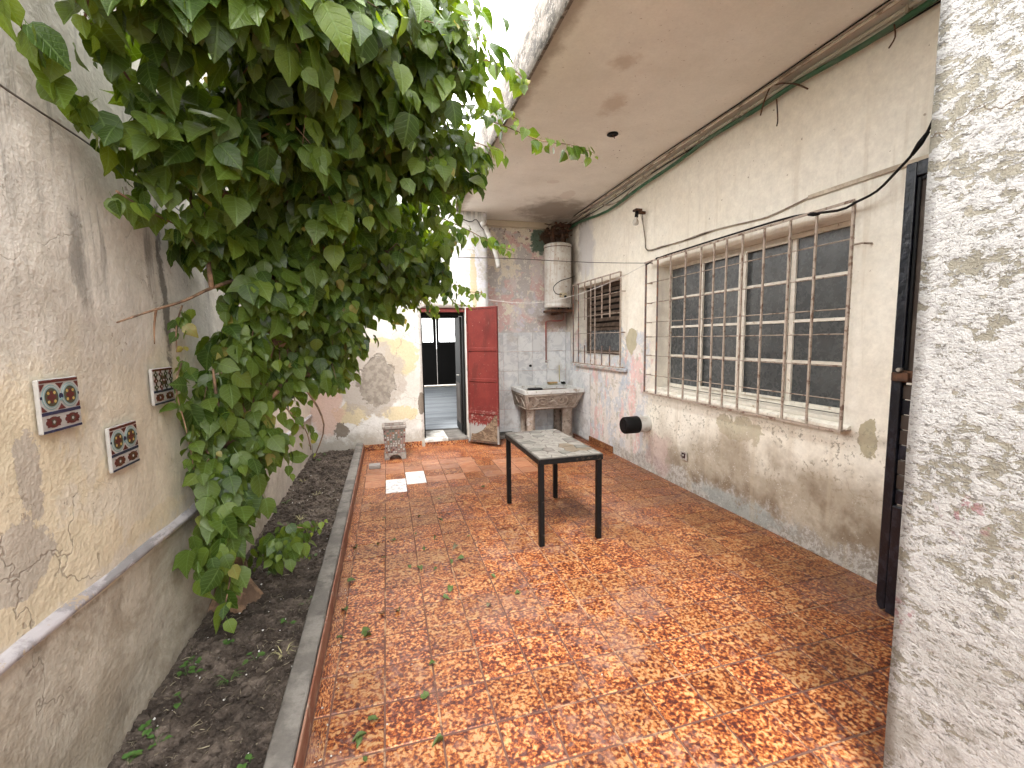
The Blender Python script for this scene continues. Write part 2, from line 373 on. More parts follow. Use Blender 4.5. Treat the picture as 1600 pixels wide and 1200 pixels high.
def mat_house():
    m = Mat('house_wall_worn_paint'); z = m.axis(2); y = m.axis(1)
    big = m.noise(1.1, 5, .55); mid = m.noise(8, 8, .7); fine = m.noise(55, 5, .62)
    c = m.mix((.82, .78, .685), (.86, .83, .745), m.ramp(big, .4, .6))
    # old colours showing towards the yard corner
    zz = m.add(z, m.mul(m.math('SUBTRACT', m.noise(3.5, 7, .6), .5), 1.3))
    zone = m.mul(m.ramp(m.add(y, m.mul(m.math('SUBTRACT', mid, .5), .6)), 4.28, 4.42), m.ramp(zz, 1.52, 1.42))
    lay = m.mix((.74, .70, .66), (.58, .60, .63), m.ramp(m.noise(6, 9, .68, st=(1, 1, .55)), .49, .53))
    lay = m.mix(lay, (.74, .50, .48), m.mul(m.ramp(m.noise(4.5, 8, .62, st=(1, 1, .45)), .535, .56), .75))
    lay = m.mix(lay, (.50, .475, .40), m.mul(m.ramp(m.noise(11, 8, .7), .56, .59), .8))
    lay = m.mix(lay, (.80, .78, .74), m.mul(m.ramp(m.noise(13, 9, .72), .55, .58), .8))
    c = m.mix(c, lay, zone)
    pk = m.blob((None, 4.68, .88), (None, .085, .42), .45, 7, .1)
    c = m.mix(c, (.76, .49, .47), m.mul(m.mul(pk, m.ramp(m.noise(22, 5, .7), .42, .52)), .75))
    bl = m.mul(m.blob((None, 4.88, 1.05), (None, .12, .40), .5, 7, .2), m.ramp(m.noise(16, 8, .7), .46, .52))
    c = m.mix(c, (.47, .53, .60), m.mul(bl, .8))
    ol = m.mx(m.blob((None, 4.72, 1.46), (None, .12, .15), .35, 9, .02), m.mx(m.blob((None, 1.98, .86), (None, .06, .13), .5, 9, .02), m.mul(m.blob((None, 3.0, .73), (None, .25, .10), .6, 9, .02), .8)))
    c = m.mix(c, (.44, .40, .27), m.mul(ol, .9))
    # lower wall: chips, brown damp, salts at the foot
    low = m.mul(m.ramp(z, .98, .86), m.ramp(y, 4.5, 4.2))
    chips = m.mul(m.ramp(m.noise(30, 8, .72), .555, .575), m.mul(low, m.ramp(m.noise(4, 4), .42, .55)))
    c = m.mix(c, (.34, .32, .25), m.mul(chips, .85))
    zd = m.add(z, m.mul(m.math('SUBTRACT', m.noise(1.7, 8, .62), .5), 1.0))
    ylim = m.ramp(y, 4.3, 3.8)
    damp = m.mul(m.ramp(zd, .74, .46), ylim)
    c = m.mix(c, m.mix((.33, .27, .195), (.44, .38, .295), m.ramp(m.noise(3.5, 8, .65), .4, .62)), m.mul(damp, .86))
    d2 = m.mul(m.ramp(zd, .50, .28), m.mul(m.ramp(m.noise(1.5, 5), .45, .56), ylim))
    c = m.mix(c, (.19, .135, .085), m.mul(d2, .75))
    c = m.vary(c, m.noise(17, 5, .7), .22)
    zs = m.add(z, m.mul(m.math('SUBTRACT', m.noise(5, 9, .7), .5), .55))
    salt = m.mul(m.ramp(zs, .20, .11), m.ramp(y, 5.2, 5.0))
    sc = m.mix((.58, .56, .53), (.34, .31, .275), m.ramp(m.noise(24, 8, .75), .44, .56))
    sc = m.mix(sc, (.36, .41, .41), m.mul(m.blob((None, 3.0, .08), (None, .5, .08), .5, 8, .3), .7))
    c = m.mix(c, sc, m.mul(salt, .85))
    pkl = m.blob((None, 4.15, .25), (None, .22, .2), .6, 7, .3)
    c = m.mix(c, (.55, .38, .36), m.mul(pkl, .5))
    wsp = m.mul(m.mul(m.ramp(m.noise(70, 4, .6), .61, .65), m.ramp(m.noise(3.7, 4, .6), .47, .60)), m.mul(low, .8))
    c = m.mix(c, (.78, .76, .72), wsp)
    # damp grey patch and soot by the heater, wash marks down the wall, brown band below the sill
    gb = m.blob((None, 6.0, 2.75), (None, .28, .45), .5, 4, .3)
    c = m.mix(c, (.56, .56, .58), m.mul(gb, .7))
    so = m.blob((None, 6.55, 2.5), (None, .34, .9), .4, 5, .4)
    c = m.mix(c, (.23, .18, .13), m.mul(so, .65))
    so2 = m.blob((None, 6.3, 3.25), (None, .5, .14), .5, 6, .3)
    c = m.mix(c, (.13, .10, .07), m.mul(so2, .7))
    spot = m.mul(m.ramp(m.noise(20, 6, .6), .685, .71), .8)
    c = m.mix(c, (.30, .24, .17), m.mul(spot, m.ramp(z, 1.0, 2.2)))
    strk = m.mul(m.ramp(m.noise(9, 6, .6, st=(1, 1, .08)), .55, .66), m.ramp(z, 3.2, 2.3))
    c = m.mix(c, (.52, .45, .34), m.mul(strk, .35))
    ledge = m.mul(m.blob((None, 3.1, .86), (None, 1.3, .035), .25, 12, .5), .6)
    c = m.mix(c, (.36, .30, .23), ledge)
    cr = m.mul(crackmask(m, 1.6, .006, .5, (.50, .56)), .6)
    c = m.mix(c, (.33, .27, .20), m.mul(cr, m.ramp(z, 1.4, .9)))
    c = m.vary(c, fine, .10)
    h = m.add(m.add(m.mul(mid, .35), m.mul(fine, .12)), m.mul(m.ramp(z, .30, .05), m.mul(m.noise(30, 8, .75), 1.6)))
    return m.finish(c, .86, h, .010, .8)

def mat_pillar():
    m = Mat('pillar_flaking_whitewash'); z = m.axis(2)
    n1 = m.noise(25, 10, .78, dist=.35, st=(1, .8, 1.3)); n2 = m.noise(6, 8, .7); n3 = m.noise(2.2, 5, .6); fine = m.noise(150, 5, .65)
    base = m.mix((.215, .20, .16), (.285, .265, .215), m.ramp(n2, .4, .6))
    sh = m.mul(m.math('SUBTRACT', n3, .5), .55)
    bias = m.add(sh, m.mul(m.ramp(z, 1.75, 2.1), -.03))
    white = m.ramp(m.add(n1, m.add(m.mul(m.math('SUBTRACT', n2, .5), .50), bias)), .425, .443)
    wc = m.mix((.42, .415, .405), (.33, .325, .32), m.ramp(m.noise(55, 8, .75, st=(1, .7, 1.4)), .50, .58))
    c = m.mix(base, wc, white)
    gs = m.mul(m.ramp(m.noise(60, 8, .80, dist=.5, st=(1, .6, 1.4)), .565, .585), m.ramp(m.noise(3.4, 4), .38, .52))
    c = m.mix(c, (.13, .122, .11), m.mul(gs, .85))
    red = m.mul(m.ramp(m.noise(38, 7, .6), .56, .59), m.mx(m.blob((None, .80, 1.00), (None, .05, .06), .5, 20, .3), m.blob((None, .94, .62), (None, .05, .07), .5, 20, .3)))
    c = m.mix(c, (.26, .10, .12), m.mul(red, .6))
    ck = m.math('ABSOLUTE', m.math('SUBTRACT', m.add(z, m.mul(m.math('SUBTRACT', m.noise(9, 7, .6), .5), .16)), 2.055))
    cr = m.ramp(ck, .0035, .001)
    c = m.mix(c, (.14, .11, .08), cr)
    lowd = m.mul(m.ramp(z, .95, .2), m.ramp(n2, .46, .60))
    c = m.mix(c, (.21, .20, .17), m.mul(lowd, .6))
    h = m.add(m.add(m.mul(white, .9), m.mul(n1, 1.2)), m.mul(fine, .45))
    return m.finish(c, .85, h, .008, 1)

def mat_soffit():
    m = Mat('porch_soffit_paint'); x = m.axis(0); y = m.axis(1)
    n = m.noise(1.5, 5, .55); mid = m.noise(7, 8, .65); fine = m.noise(60, 4)
    c = m.mix((.80, .785, .72), (.85, .84, .785), m.ramp(n, .38, .62))
    st = m.mx(m.blob((1.75, 3.25, None), (.07, .16, None), .7, 9, .6), m.blob((1.55, 2.75, None), (.08, .08, None), .7, 9, .6))
    c = m.mix(c, (.50, .39, .29), m.mul(st, .5)); c = m.vary(c, m.noise(3, 5, .7), .14)
    ed = m.mul(m.ramp(m.add(x, m.mul(m.math('SUBTRACT', mid, .5), .16)), 1.14, 1.04), .7)
    c = m.mix(c, (.30, .24, .18), ed)
    so = m.blob((2.35, 6.0, None), (.42, .45, None), .5, 4, .5)
    c = m.mix(c, (.19, .15, .11), m.mul(so, .75))
    pl = m.mul(m.mx(m.blob((2.25, 5.35, None), (.09, .16, None), .4, 9, .02), m.blob((1.9, 4.95, None), (.07, .06, None), .3, 9, .02)), .8)
    c = m.mix(c, (.74, .70, .64), pl)
    sp = m.mul(m.ramp(m.noise(26, 6, .65), .64, .67), m.mx(m.blob((2.25, 4.2, None), (.35, .35, None), .4, 5, .3), m.blob((2.0, 3.7, None), (.13, .13, None), .3, 5, .3)))
    c = m.mix(c, (.10, .07, .05), m.mul(sp, .9))
    sp2 = m.mul(m.ramp(m.noise(40, 5, .6), .67, .70), .5)
    c = m.mix(c, (.30, .23, .17), sp2)
    c = m.vary(c, fine, .08)
    return m.finish(c, .8, mid, .004, .6)

def mat_fascia():
    m = Mat('porch_fascia_weathered')
    a = m.noise(14, 8, .7, st=(1, .5, 1.2)); b = m.noise(45, 7, .72)
    c = m.mix((.105, .09, .078), (.22, .19, .165), m.ramp(a, .42, .58))
    c = m.mix(c, (.42, .38, .34), m.mul(m.ramp(b, .56, .62), .8))
    c = m.mix(c, (.055, .05, .045), m.mul(m.ramp(m.noise(8, 7, .7), .54, .62), .8))
    return m.finish(c, .95, m.add(a, b), .008, .9)

M_left, M_rear, M_laundry, M_house, M_pillar, M_soffit, M_fascia = mat_left(), mat_rear(), mat_laundry(), mat_house(), mat_pillar(), mat_soffit(), mat_fascia()

def mat_floor_tile(kind):
    m = Mat('floor_tile_' + kind); wpos = m.pos
    wn_ = m.noise(1.6, 5, .6); wd = m.noise(9, 7, .7)        # world-space wear, continuous over tiles
    yy = m.axis(1); xx = m.axis(0)
    p = m.objrand(23.0)
    if kind == 'mottled':
        v = m.warp(.010, 60, 3)
        n = m.noise(66, 2, .5, dist=.4, vec=v); n2 = m.noise(30, 2, .5); n3 = m.noise(7, 1, .5)
        f = m.add(m.mul(n, .74), m.add(m.mul(n2, .26), m.mul(m.math('SUBTRACT', n3, .5), .16)))
        f = m.add(f, m.mul(m.math('SUBTRACT', m.rand, .5), .05))
        c = m.mix((.40, .23, .105), (.32, .108, .030), m.ramp(f, .395, .47))
        c = m.mix(c, (.155, .038, .014), m.ramp(f, .47, .53))
        c = m.mix(c, (.048, .012, .009), m.ramp(f, .535, .61))
        c = m.vary(c, m.rand, .26)
    elif kind == 'plain':
        n = m.noise(14, 5, .6, st=(1, 3, 1)); c = m.mix((.27, .105, .052), (.35, .18, .10), m.ramp(n, .4, .65)); c = m.vary(c, m.rand, .22)
    else:
        n = m.noise(12, 5, .6, st=(1, 3, 1)); c = m.mix((.68, .68, .68), (.52, .53, .56), m.ramp(n, .5, .68))
    dust = m.mul(m.ramp(m.add(m.mul(wn_, .6), m.mul(wd, .4)), .50, .60), 1.0)
    c = m.mix(c, (.22, .15, .125), m.mul(dust, .30 if kind != 'white' else .2))
    pud = m.mul(m.ramp(m.noise(30, 5, .6, vec=wpos), .54, .62), .5)
    c = m.mix(c, (.17, .095, .085), m.mul(pud, m.ramp(wn_, .40, .55)))
    rough = m.math('MULTIPLY_ADD', dust, .25, .38)
    return m.finish(c, rough, m.add(m.mul(n, .15), m.mul(wd, .5)), .0012, .6, spec=.32)
M_tile = {k: mat_floor_tile(k) for k in ('mottled', 'plain', 'white')}
def mat_grout():
    m = Mat('floor_grout'); n = m.noise(5, 8, .7)
    c = m.mix((.12, .060, .045), (.34, .215, .13), m.ramp(n, .52, .62)); return m.finish(c, .9)
M_grout = mat_grout()
def mat_soil():
    m = Mat('garden_soil'); n = m.noise(9, 8, .7); f = m.noise(70, 6, .7); w = m.noise(160, 3, .6)
    c = m.mix((.055, .041, .032), (.165, .130, .105), m.ramp(n, .38, .66))
    c = m.mix(c, (.27, .225, .19), m.mul(m.ramp(f, .56, .66), .6))
    c = m.mix(c, (.028, .021, .017), m.mul(m.ramp(m.noise(3, 5), .5, .62), .5))
    c = m.mix(c, (.5, .48, .44), m.mul(m.ramp(w, .72, .75), .6))
    return m.finish(c, .95, m.add(n, f), .02, 1)
M_soil = mat_soil()
def mat_cement(name, a=(.125, .114, .103), b=(.195, .18, .162), dark=(.075, .067, .06)):
    m = Mat(name); n = m.noise(5, 8, .68); f = m.noise(70, 5, .65)
    c = m.mix(a, b, m.ramp(n, .4, .62)); c = m.mix(c, dark, m.mul(m.ramp(m.noise(8, 8, .7), .55, .68), .7)); c = m.vary(c, f, .22)
    return m.finish(c, .93, m.add(n, m.mul(f, .5)), .006, .8)
M_cement = mat_cement('kerb_cement'); M_ground = mat_cement('ground_cement')
def mat_ledge():
    m = Mat('ledge_chipped_paint'); n = m.noise(8, 8, .7); s = m.noise(12, 7, .7, st=(1, .25, 1))
    c = m.mix((.43, .40, .41), (.27, .25, .255), m.ramp(n, .46, .6)); c = m.mix(c, (.20, .19, .19), m.mul(m.ramp(s, .55, .62), .75))
    c = m.mix(c, (.40, .31, .21), m.mul(m.ramp(m.noise(15, 7, .7), .58, .63), .8))
    return m.finish(c, .9, m.add(n, s), .006, .8)
M_ledge = mat_ledge()
def mat_redside():
    m = Mat('kerb_red_side'); n = m.noise(12, 7, .7, st=(1, .4, 1))
    c = m.mix((.20, .08, .05), (.27, .145, .10), m.ramp(n, .42, .6)); c = m.mix(c, (.36, .30, .24), m.mul(m.ramp(m.noise(7, 7, .7), .55, .64), .6))
    return m.finish(c, .6, n, .003)
M_redside = mat_redside()
def mat_walltile():
    m = Mat('laundry_wall_tile'); w = m.noise(2.2, 6, .65); d = m.noise(14, 7, .7); m.objrand(11)
    n = m.noise(5, 6, .6, dist=1.6); c = m.mix((.74, .75, .75), (.60, .615, .63), m.ramp(n, .46, .6))
    v = m.mul(m.ramp(m.math('ABSOLUTE', m.math('SUBTRACT', m.noise(3.2, 5, .55, dist=1.0), .5)), .018, .0), .35)
    c = m.mix(c, (.36, .37, .40), v); c = m.vary(c, m.rand, .08)
    c = m.mix(c, (.42, .38, .33), m.mul(m.ramp(w, .52, .64), .45))
    return m.finish(c, .38, d, .001, .3, spec=.5)
M_walltile = mat_walltile()
M_white_metal = simple('window_white_paint', (.74, .70, .62), .5, col2=(.40, .30, .20), scale=22, thr=(.62, .68), bump=.0015)
M_rust_bar = simple('grille_bar_rusty', (.42, .35, .29), .65, col2=(.17, .105, .075), scale=30, thr=(.50, .64), bump=.002, world=True)
M_dark_bar = simple('grille_bar_dark', (.16, .12, .11), .6, col2=(.30, .16, .10), scale=30, thr=(.5, .6), world=True)
M_black = simple('black_metal', (.004, .004, .005), .5, spec=.25, col2=(.02, .016, .014), scale=18, thr=(.62, .7), bump=.001)
M_blackrub = simple('black_rubber', (.004, .004, .0045), .6, spec=.2)
M_bluesteel = simple('door_steel_blueblack', (.006, .0075, .013), .30, col2=(.018, .021, .032), scale=25, thr=(.5, .62), bump=.006, world=True, spec=.5)
M_brown = simple('door_panel_brown', (.05, .037, .03), .6, col2=(.085, .068, .055), scale=9)
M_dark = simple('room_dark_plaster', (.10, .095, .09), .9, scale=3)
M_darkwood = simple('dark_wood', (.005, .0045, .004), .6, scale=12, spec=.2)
M_shutter = simple('brown_louvre_wood', (.065, .042, .028), .7, col2=(.12, .085, .06), scale=14, thr=(.45, .6))
M_pvc = simple('grey_pvc', (.55, .54, .51), .45, col2=(.38, .35, .31), scale=9)
M_cable = simple('black_cable', (.006, .0055, .0055), .55, spec=.25)
M_cablegrey = simple('grey_cable', (.42, .37, .30), .6, col2=(.22, .17, .13), scale=6, world=True)
M_pipepale = simple('painted_conduit', (.62, .56, .47), .6, col2=(.30, .24, .18), scale=7, thr=(.56, .64), world=True)
M_hose = simple('green_hose', (.030, .115, .055), .45, col2=(.07, .13, .08), scale=8, world=True)
M_wire = simple('clothes_wire', (.10, .085, .075), .5)
M_wirew = simple('white_cord', (.66, .63, .60), .6)
M_conduit = simple('cable_trunking', (.60, .53, .42), .6, col2=(.40, .33, .25), scale=9)
M_brass = simple('tap_metal', (.62, .60, .56), .3, metal=.8)
M_redpipe = simple('red_painted_pipe', (.36, .095, .075), .5, col2=(.25, .13, .10), scale=15)
M_enamel = None
def mat_enamel():
    m = Mat('heater_enamel'); z = m.axis(2)
    st = m.noise(22, 6, .65, st=(1, 1, .05)); n = m.noise(8, 7, .7)
    c = m.mix((.66, .65, .61), (.54, .50, .44), m.ramp(n, .45, .65))
    c = m.mix(c, (.33, .15, .075), m.mul(m.mul(m.ramp(st, .56, .68), m.ramp(z, 2.2, 2.85)), .75))
    c = m.mix(c, (.30, .14, .07), m.mul(m.ramp(m.noise(30, 7, .7), .60, .64), .8))
    c = m.mix(c, (.45, .36, .26), m.mul(m.ramp(st, .50, .62), .35))
    return m.finish(c, .38, n, .001, .4, spec=.5)
M_enamel = mat_enamel()
M_rust = simple('rusted_iron', (.115, .055, .03), .85, col2=(.05, .03, .022), scale=16, bump=.003)
def mat_reddoor():
    m = Mat('red_door_paint'); m.obj(); n = m.noise(3, 6, .6); f = m.noise(60, 5)
    c = m.mix((.115, .017, .015), (.155, .027, .022), m.ramp(n, .35, .65)); z = m.axis(2)
    c = m.mix(c, (.30, .25, .22), m.mul(m.mul(m.ramp(m.noise(26, 7, .7), .56, .59), m.ramp(z, .62, .40)), .6)); c = m.mix(c, (.30, .22, .19), m.mul(m.ramp(m.noise(38, 5, .7), .645, .67), .7)); c = m.mix(c, (.07, .016, .013), m.mul(m.ramp(m.noise(6, 5, .7, st=(1, 1, .35)), .52, .68), .55))
    low = m.ramp(m.add(z, m.mul(m.math('SUBTRACT', m.noise(16, 8, .7, st=(2.4, 2.4, .6)), .5), .34)), .30, .29)
    c = m.mix(c, (.24, .235, .225), low); c = m.vary(c, f, .08)
    return m.finish(c, .5, m.add(n, m.mul(low, -.3)), .003, .6)
M_reddoor = mat_reddoor()
def mat_wornwood():
    m = Mat('door_rotten_plywood'); m.obj(); n = m.noise(9, 8, .7, st=(1, 1, 2.5), dist=1.2)
    c = m.mix((.095, .060, .038), (.19, .135, .09), m.ramp(n, .42, .58)); c = m.mix(c, (.03, .019, .014), m.mul(m.ramp(m.noise(20, 7, .7), .56, .64), .8))
    return m.finish(c, .85, n, .006)
M_rot = mat_wornwood()
def mat_sink():
    m = Mat('carved_sink_cement'); z = m.axis(2); n = m.noise(8, 8, .7); f = m.noise(60, 6, .7)
    c = m.mix((.25, .20, .16), (.37, .315, .265), m.ramp(n, .4, .62)); c = m.mix(c, (.11, .085, .065), m.mul(m.ramp(m.noise(11, 8, .7), .53, .64), .8))
    c = m.mix(c, (.60, .56, .53), m.mul(m.ramp(m.noise(5, 6), .54, .66), m.mul(m.ramp(z, .5, .3), .8))); c = m.vary(c, f, .3)
    return m.finish(c, .9, m.add(n, f), .008, .8)
M_sink = mat_sink()
M_sinktop = simple('sink_white_glaze', (.66, .66, .64), .4, col2=(.38, .33, .28), scale=14, thr=(.56, .64), bump=.002)
M_stonegrout = simple('table_mortar', (.09, .08, .07), .9, scale=30)
M_leafmats = {}
def mat_leaf(name, a, b, sub):
    m = Mat(name); at = m.nt.nodes.new('ShaderNodeAttribute'); at.attribute_name = 'shade'; m.obj()
    n = m.noise(18, 4, .6)
    def A_(nm):
        q_ = m.nt.nodes.new('ShaderNodeAttribute'); q_.attribute_name = nm; return q_.outputs['Fac']
    rib, al = A_('rib'), A_('along')
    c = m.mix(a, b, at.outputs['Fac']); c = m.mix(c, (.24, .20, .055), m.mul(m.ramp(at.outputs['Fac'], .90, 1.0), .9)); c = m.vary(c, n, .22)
    fr_ = m.math('FRACT', m.add(m.mul(al, 6.0), m.mul(rib, 1.6)))
    vein = m.mx(m.ramp(m.math('ABSOLUTE', m.math('SUBTRACT', fr_, .5)), .09, .0), m.ramp(rib, .90, .98))
    c = m.mix(c, (.17, .27, .075), m.mul(vein, .35))
    m.finish(c, .36, m.add(n, m.mul(vein, -.5)), .004, .6, spec=.5)
    tr = m.nt.nodes.new('ShaderNodeBsdfTranslucent'); hs = m.nt.nodes.new('ShaderNodeHueSaturation')
    hs.inputs['Hue'].default_value = .478; hs.inputs['Saturation'].default_value = 1.15; hs.inputs['Value'].default_value = 2.6
    m.nt.links.new(c, hs.inputs['Color']); m.nt.links.new(hs.outputs[0], tr.inputs['Color'])
    ms = m.nt.nodes.new('ShaderNodeMixShader'); ms.inputs[0].default_value = .36
    m.nt.links.new(m.b.outputs[0], ms.inputs[1]); m.nt.links.new(tr.outputs[0], ms.inputs[2]); m.nt.links.new(ms.outputs[0], m.out.inputs['Surface'])
    return m.m
M_leaf = mat_leaf('heart_leaf_green', (.024, .058, .008), (.150, .215, .032), .3)
M_leafo = mat_leaf('heart_leaf_green_single', (.024, .058, .008), (.150, .215, .032), .3)
M_bark = simple('tree_bark', (.27, .165, .10), .9, col2=(.115, .07, .045), scale=14, thr=(.42, .58), bump=.012, world=True)
M_weed = simple('weed_green', (.05, .115, .020), .6, col2=(.10, .14, .035), scale=20)
M_straw = simple('dry_grass', (.36, .33, .17), .8, scale=10)
def mat_pane():
    m = Mat('grimy_window_glass'); n = m.noise(4, 7, .65); s = m.noise(14, 8, .7)
    c = m.mix((.048, .055, .060), (.078, .087, .091), m.ramp(n, .2, .8)); c = m.mix(c, (.12, .128, .13), m.mul(m.ramp(m.noise(1.6, 3, .5), .40, .70), .55)); c = m.mix(c, (.16, .16, .15), m.mul(m.ramp(m.noise(30, 5, .7, st=(1, 1, .3)), .60, .70), .35))
    return m.finish(c, m.math('MULTIPLY_ADD', s, .3, .12), None, spec=.6)
M_pane = mat_pane()
def mat_glass():
    m = Mat('clear_glass'); m.finish((.95, .97, .97), .03); m.b.inputs['Transmission Weight'].default_value = 1; m.b.inputs['IOR'].default_value = 1.05; return m.m
M_glass = mat_glass()
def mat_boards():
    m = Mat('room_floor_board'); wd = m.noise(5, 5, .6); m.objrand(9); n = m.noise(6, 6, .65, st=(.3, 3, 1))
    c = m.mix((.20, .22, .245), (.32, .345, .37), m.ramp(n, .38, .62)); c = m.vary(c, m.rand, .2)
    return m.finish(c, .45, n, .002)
M_board = mat_boards()

# ================================================================== the setting
g = MB().box(-60, 60, -60, 80, -.5, -.10).build('ground', M_ground, kind='structure')

# courtyard floor: mortar bed with the single tiles set in it
fl_root = MB().box(-.345, 2.79, -3.5, 6.70, -.09, -.0035).build('courtyard_floor', M_grout, kind='structure')
PX, PY, X0, Y0 = .2125, .2215, -.279, 1.355
def tile_mesh(kind):
    m = MB(); a, b, c = (PX - .008) / 2, (PY - .009) / 2, .0026
    def ring(ax, ay, z): return [(-ax, -ay, z), (ax, -ay, z), (ax, ay, z), (-ax, ay, z)]
    vs = ring(a, b, -.012) + ring(a, b, -.0020) + ring(a - c, b - c, 0)
    fs = []
    for k in (0, 4):
        for i in range(4): fs.append((k + i, k + (i + 1) % 4, k + (i + 1) % 4 + 4, k + i + 4))
    fs.append((8, 9, 10, 11)); m.add(vs, fs)
    me = bpy.data.meshes.new('floor_tile_' + kind); me.from_pydata(m.v, [], m.f); me.materials.append(M_tile[kind]); return me
TM = {k: tile_mesh(k) for k in M_tile}
def cell_kind(x, y):
    if (-.066 < x < .146 and 4.36 < y < 4.81) or (.146 < x < .36 and 4.70 < y < 5.15): return 'white'
    if 4.78 < y < 5.72 and -.28 < x < 1.7: return 'plain' if rnd.random() < .93 else 'mottled'
    return 'mottled'
cells = []
for i in range(-1, 15):
    for j in range(-22, 25):
        x, y = X0 + (i + .5) * PX, Y0 + (j + .5) * PY
        xa, xb = max(x - PX / 2, -.343), min(x + PX / 2, 2.788)
        yt = 6.318 if x < 1.43 else 6.698
        if xb - xa < .02 or y - PY / 2 > yt - .02: continue
        cells.append((x, y, xa, xb, max(y - PY / 2, -3.49), min(y + PY / 2, yt)))
inv = rot.transposed()
def pix(p):
    c = inv @ (Vector(p) - Vector((0, 0, 1.5)))
    return (512 + 446.1 * c.x / -c.z, 384 - 446.1 * c.y / -c.z, -c.z) if c.z < -.05 else None
def inview(x, y):
    for dx in (-.1, .1):
        for dy in (-.1, .1):
            p = pix((x + dx, y + dy, 0))
            if p and -10 < p[0] < 893 and 300 < p[1] < 780: return True
    return False
vis = [c for c in cells if inview(c[0], c[1])]
vis.sort(key=lambda c: c[0] ** 2 + c[1] ** 2)
single = set(vis[:299]); n_single = len(single); rest = MB()
for c in cells:
    x, y, xa, xb, ya, yb = c
    kd = cell_kind(x, y)
    if c in single:
        o = bpy.data.objects.new('floor_tile', TM[kd]); C.objects.link(o); o.parent = fl_root
        o.location = ((xa + xb) / 2, (ya + yb) / 2, rnd.uniform(-.0007, .0009))
        o.scale = ((xb - xa - .006) / (PX - .006), (yb - ya - .007) / (PY - .007), 1)
        o.rotation_euler = (rnd.gauss(0, .0022), rnd.gauss(0, .0022), rnd.gauss(0, .002) + (math.pi if rnd.random() < .5 else 0))
        if kd == 'white': o['label'] = 'white replacement tile set in the orange floor'
    else:
        rest.box(xa + .003, xb - .003, ya + .0035, yb - .0035, -.012, rnd.uniform(-.0007, .0009))
rest.build('floor_tiles_beyond', M_tile['mottled'], fl_root, kind='stuff')

# planting bed
def soil():
    nx, ny = 34, 560; m = MB()
    for j in range(ny + 1):
        for i in range(nx + 1):
            x = -1.03 + .58 * i / nx; y = -2.5 + 8.9 * j / ny
            e = 1 - abs(2 * i / nx - 1)
            z = .025 + .020 * mnoise.noise(Vector((x * 6, y * 5, 1))) + .018 * mnoise.noise(Vector((x * 19, y * 19, 4))) + .020 * mnoise.noise(Vector((x * 40, y * 40, 7))) + .012 * e
            m.v.append((x, y, z))
    for j in range(ny):
        for i in range(nx):
            a = j * (nx + 1) + i; m.f.append([a, a + 1, a + nx + 2, a + nx + 1]); m.sm.append(True)
    return m
def soil_z(x, y):
    e = 1 - abs(2 * (x + 1.03) / .58 - 1)
    return .025 + .020 * mnoise.noise(Vector((x * 6, y * 5, 1))) + .018 * mnoise.noise(Vector((x * 19, y * 19, 4))) + .020 * mnoise.noise(Vector((x * 40, y * 40, 7))) + .012 * e
soil().build('planting_bed', M_soil, kind='structure', fixn=False)
cl = MB()
def lump(m, c, r, sq=.7, seed=0):
    t = (1 + 5 ** .5) / 2
    vs = [(-1, t, 0), (1, t, 0), (-1, -t, 0), (1, -t, 0), (0, -1, t), (0, 1, t), (0, -1, -t), (0, 1, -t), (t, 0, -1), (t, 0, 1), (-t, 0, -1), (-t, 0, 1)]
    fs = [(0, 11, 5), (0, 5, 1), (0, 1, 7), (0, 7, 10), (0, 10, 11), (1, 5, 9), (5, 11, 4), (11, 10, 2), (10, 7, 6), (7, 1, 8), (3, 9, 4), (3, 4, 2), (3, 2, 6), (3, 6, 8), (3, 8, 9), (4, 9, 5), (2, 4, 11), (6, 2, 10), (8, 6, 7), (9, 8, 1)]
    q_ = Matrix.Rotation(rnd.random() * 6, 3, Vector((rnd.random(), rnd.random(), rnd.random() + .1)).normalized())
    out = [Vector(c) + Vector((p.x, p.y, p.z * sq)) for p in ((q_ @ Vector(v)) * (r / 1.9) * rnd.uniform(.65, 1.2) for v in vs)]
    m.add(out, fs, False)
for k in range(9000):
    y = 1.2 + 5.1 * rnd.random() ** 1.5; x = rnd.uniform(-.99, -.47); r = rnd.choice((.005, .007, .009, .012, .018)) * rnd.uniform(.7, 1.5)
    lump(cl, (x, y, soil_z(x, y) + r * .15), r)
cl.build('soil_clods', M_soil, kind='stuff', fixn=False)
tag(bpy.data.objects['soil_clods'], 'crumbly dark soil clods over the planting bed', 'soil')
peb = MB()
for k in range(230):
    y = 1.2 + 4 * rnd.random() ** 1.4; x = rnd.uniform(-.98, -.47)
    lump(peb, (x, y, soil_z(x, y) + .004), rnd.uniform(.0022, .0065))
tag(peb.build('white_pebbles', simple('white_chip', (.62, .60, .57), .8), kind='stuff', fixn=False), 'small white plaster chips scattered on dark soil', 'pebbles')
deb = MB()
for k in range(900):
    y = 1.2 + 4.6 * rnd.random() ** 1.3; x = rnd.uniform(-.98, -.48); a = rnd.random() * 6.3; l = rnd.uniform(.01, .045)
    z = soil_z(x, y) + .012
    deb.tube([(x, y, z), (x + l * .5 * math.cos(a), y + l * .5 * math.sin(a), z + rnd.uniform(-.002, .008)), (x + l * math.cos(a), y + l * math.sin(a), z)], rnd.uniform(.0007, .0018), 4)
tag(deb.build('dry_litter', simple('litter_brown', (.15, .12, .085), .9, col2=(.30, .26, .18), thr=(.5, .55)), kind='stuff', fixn=False), 'dry twigs and litter strewn over the planting bed', 'litter')

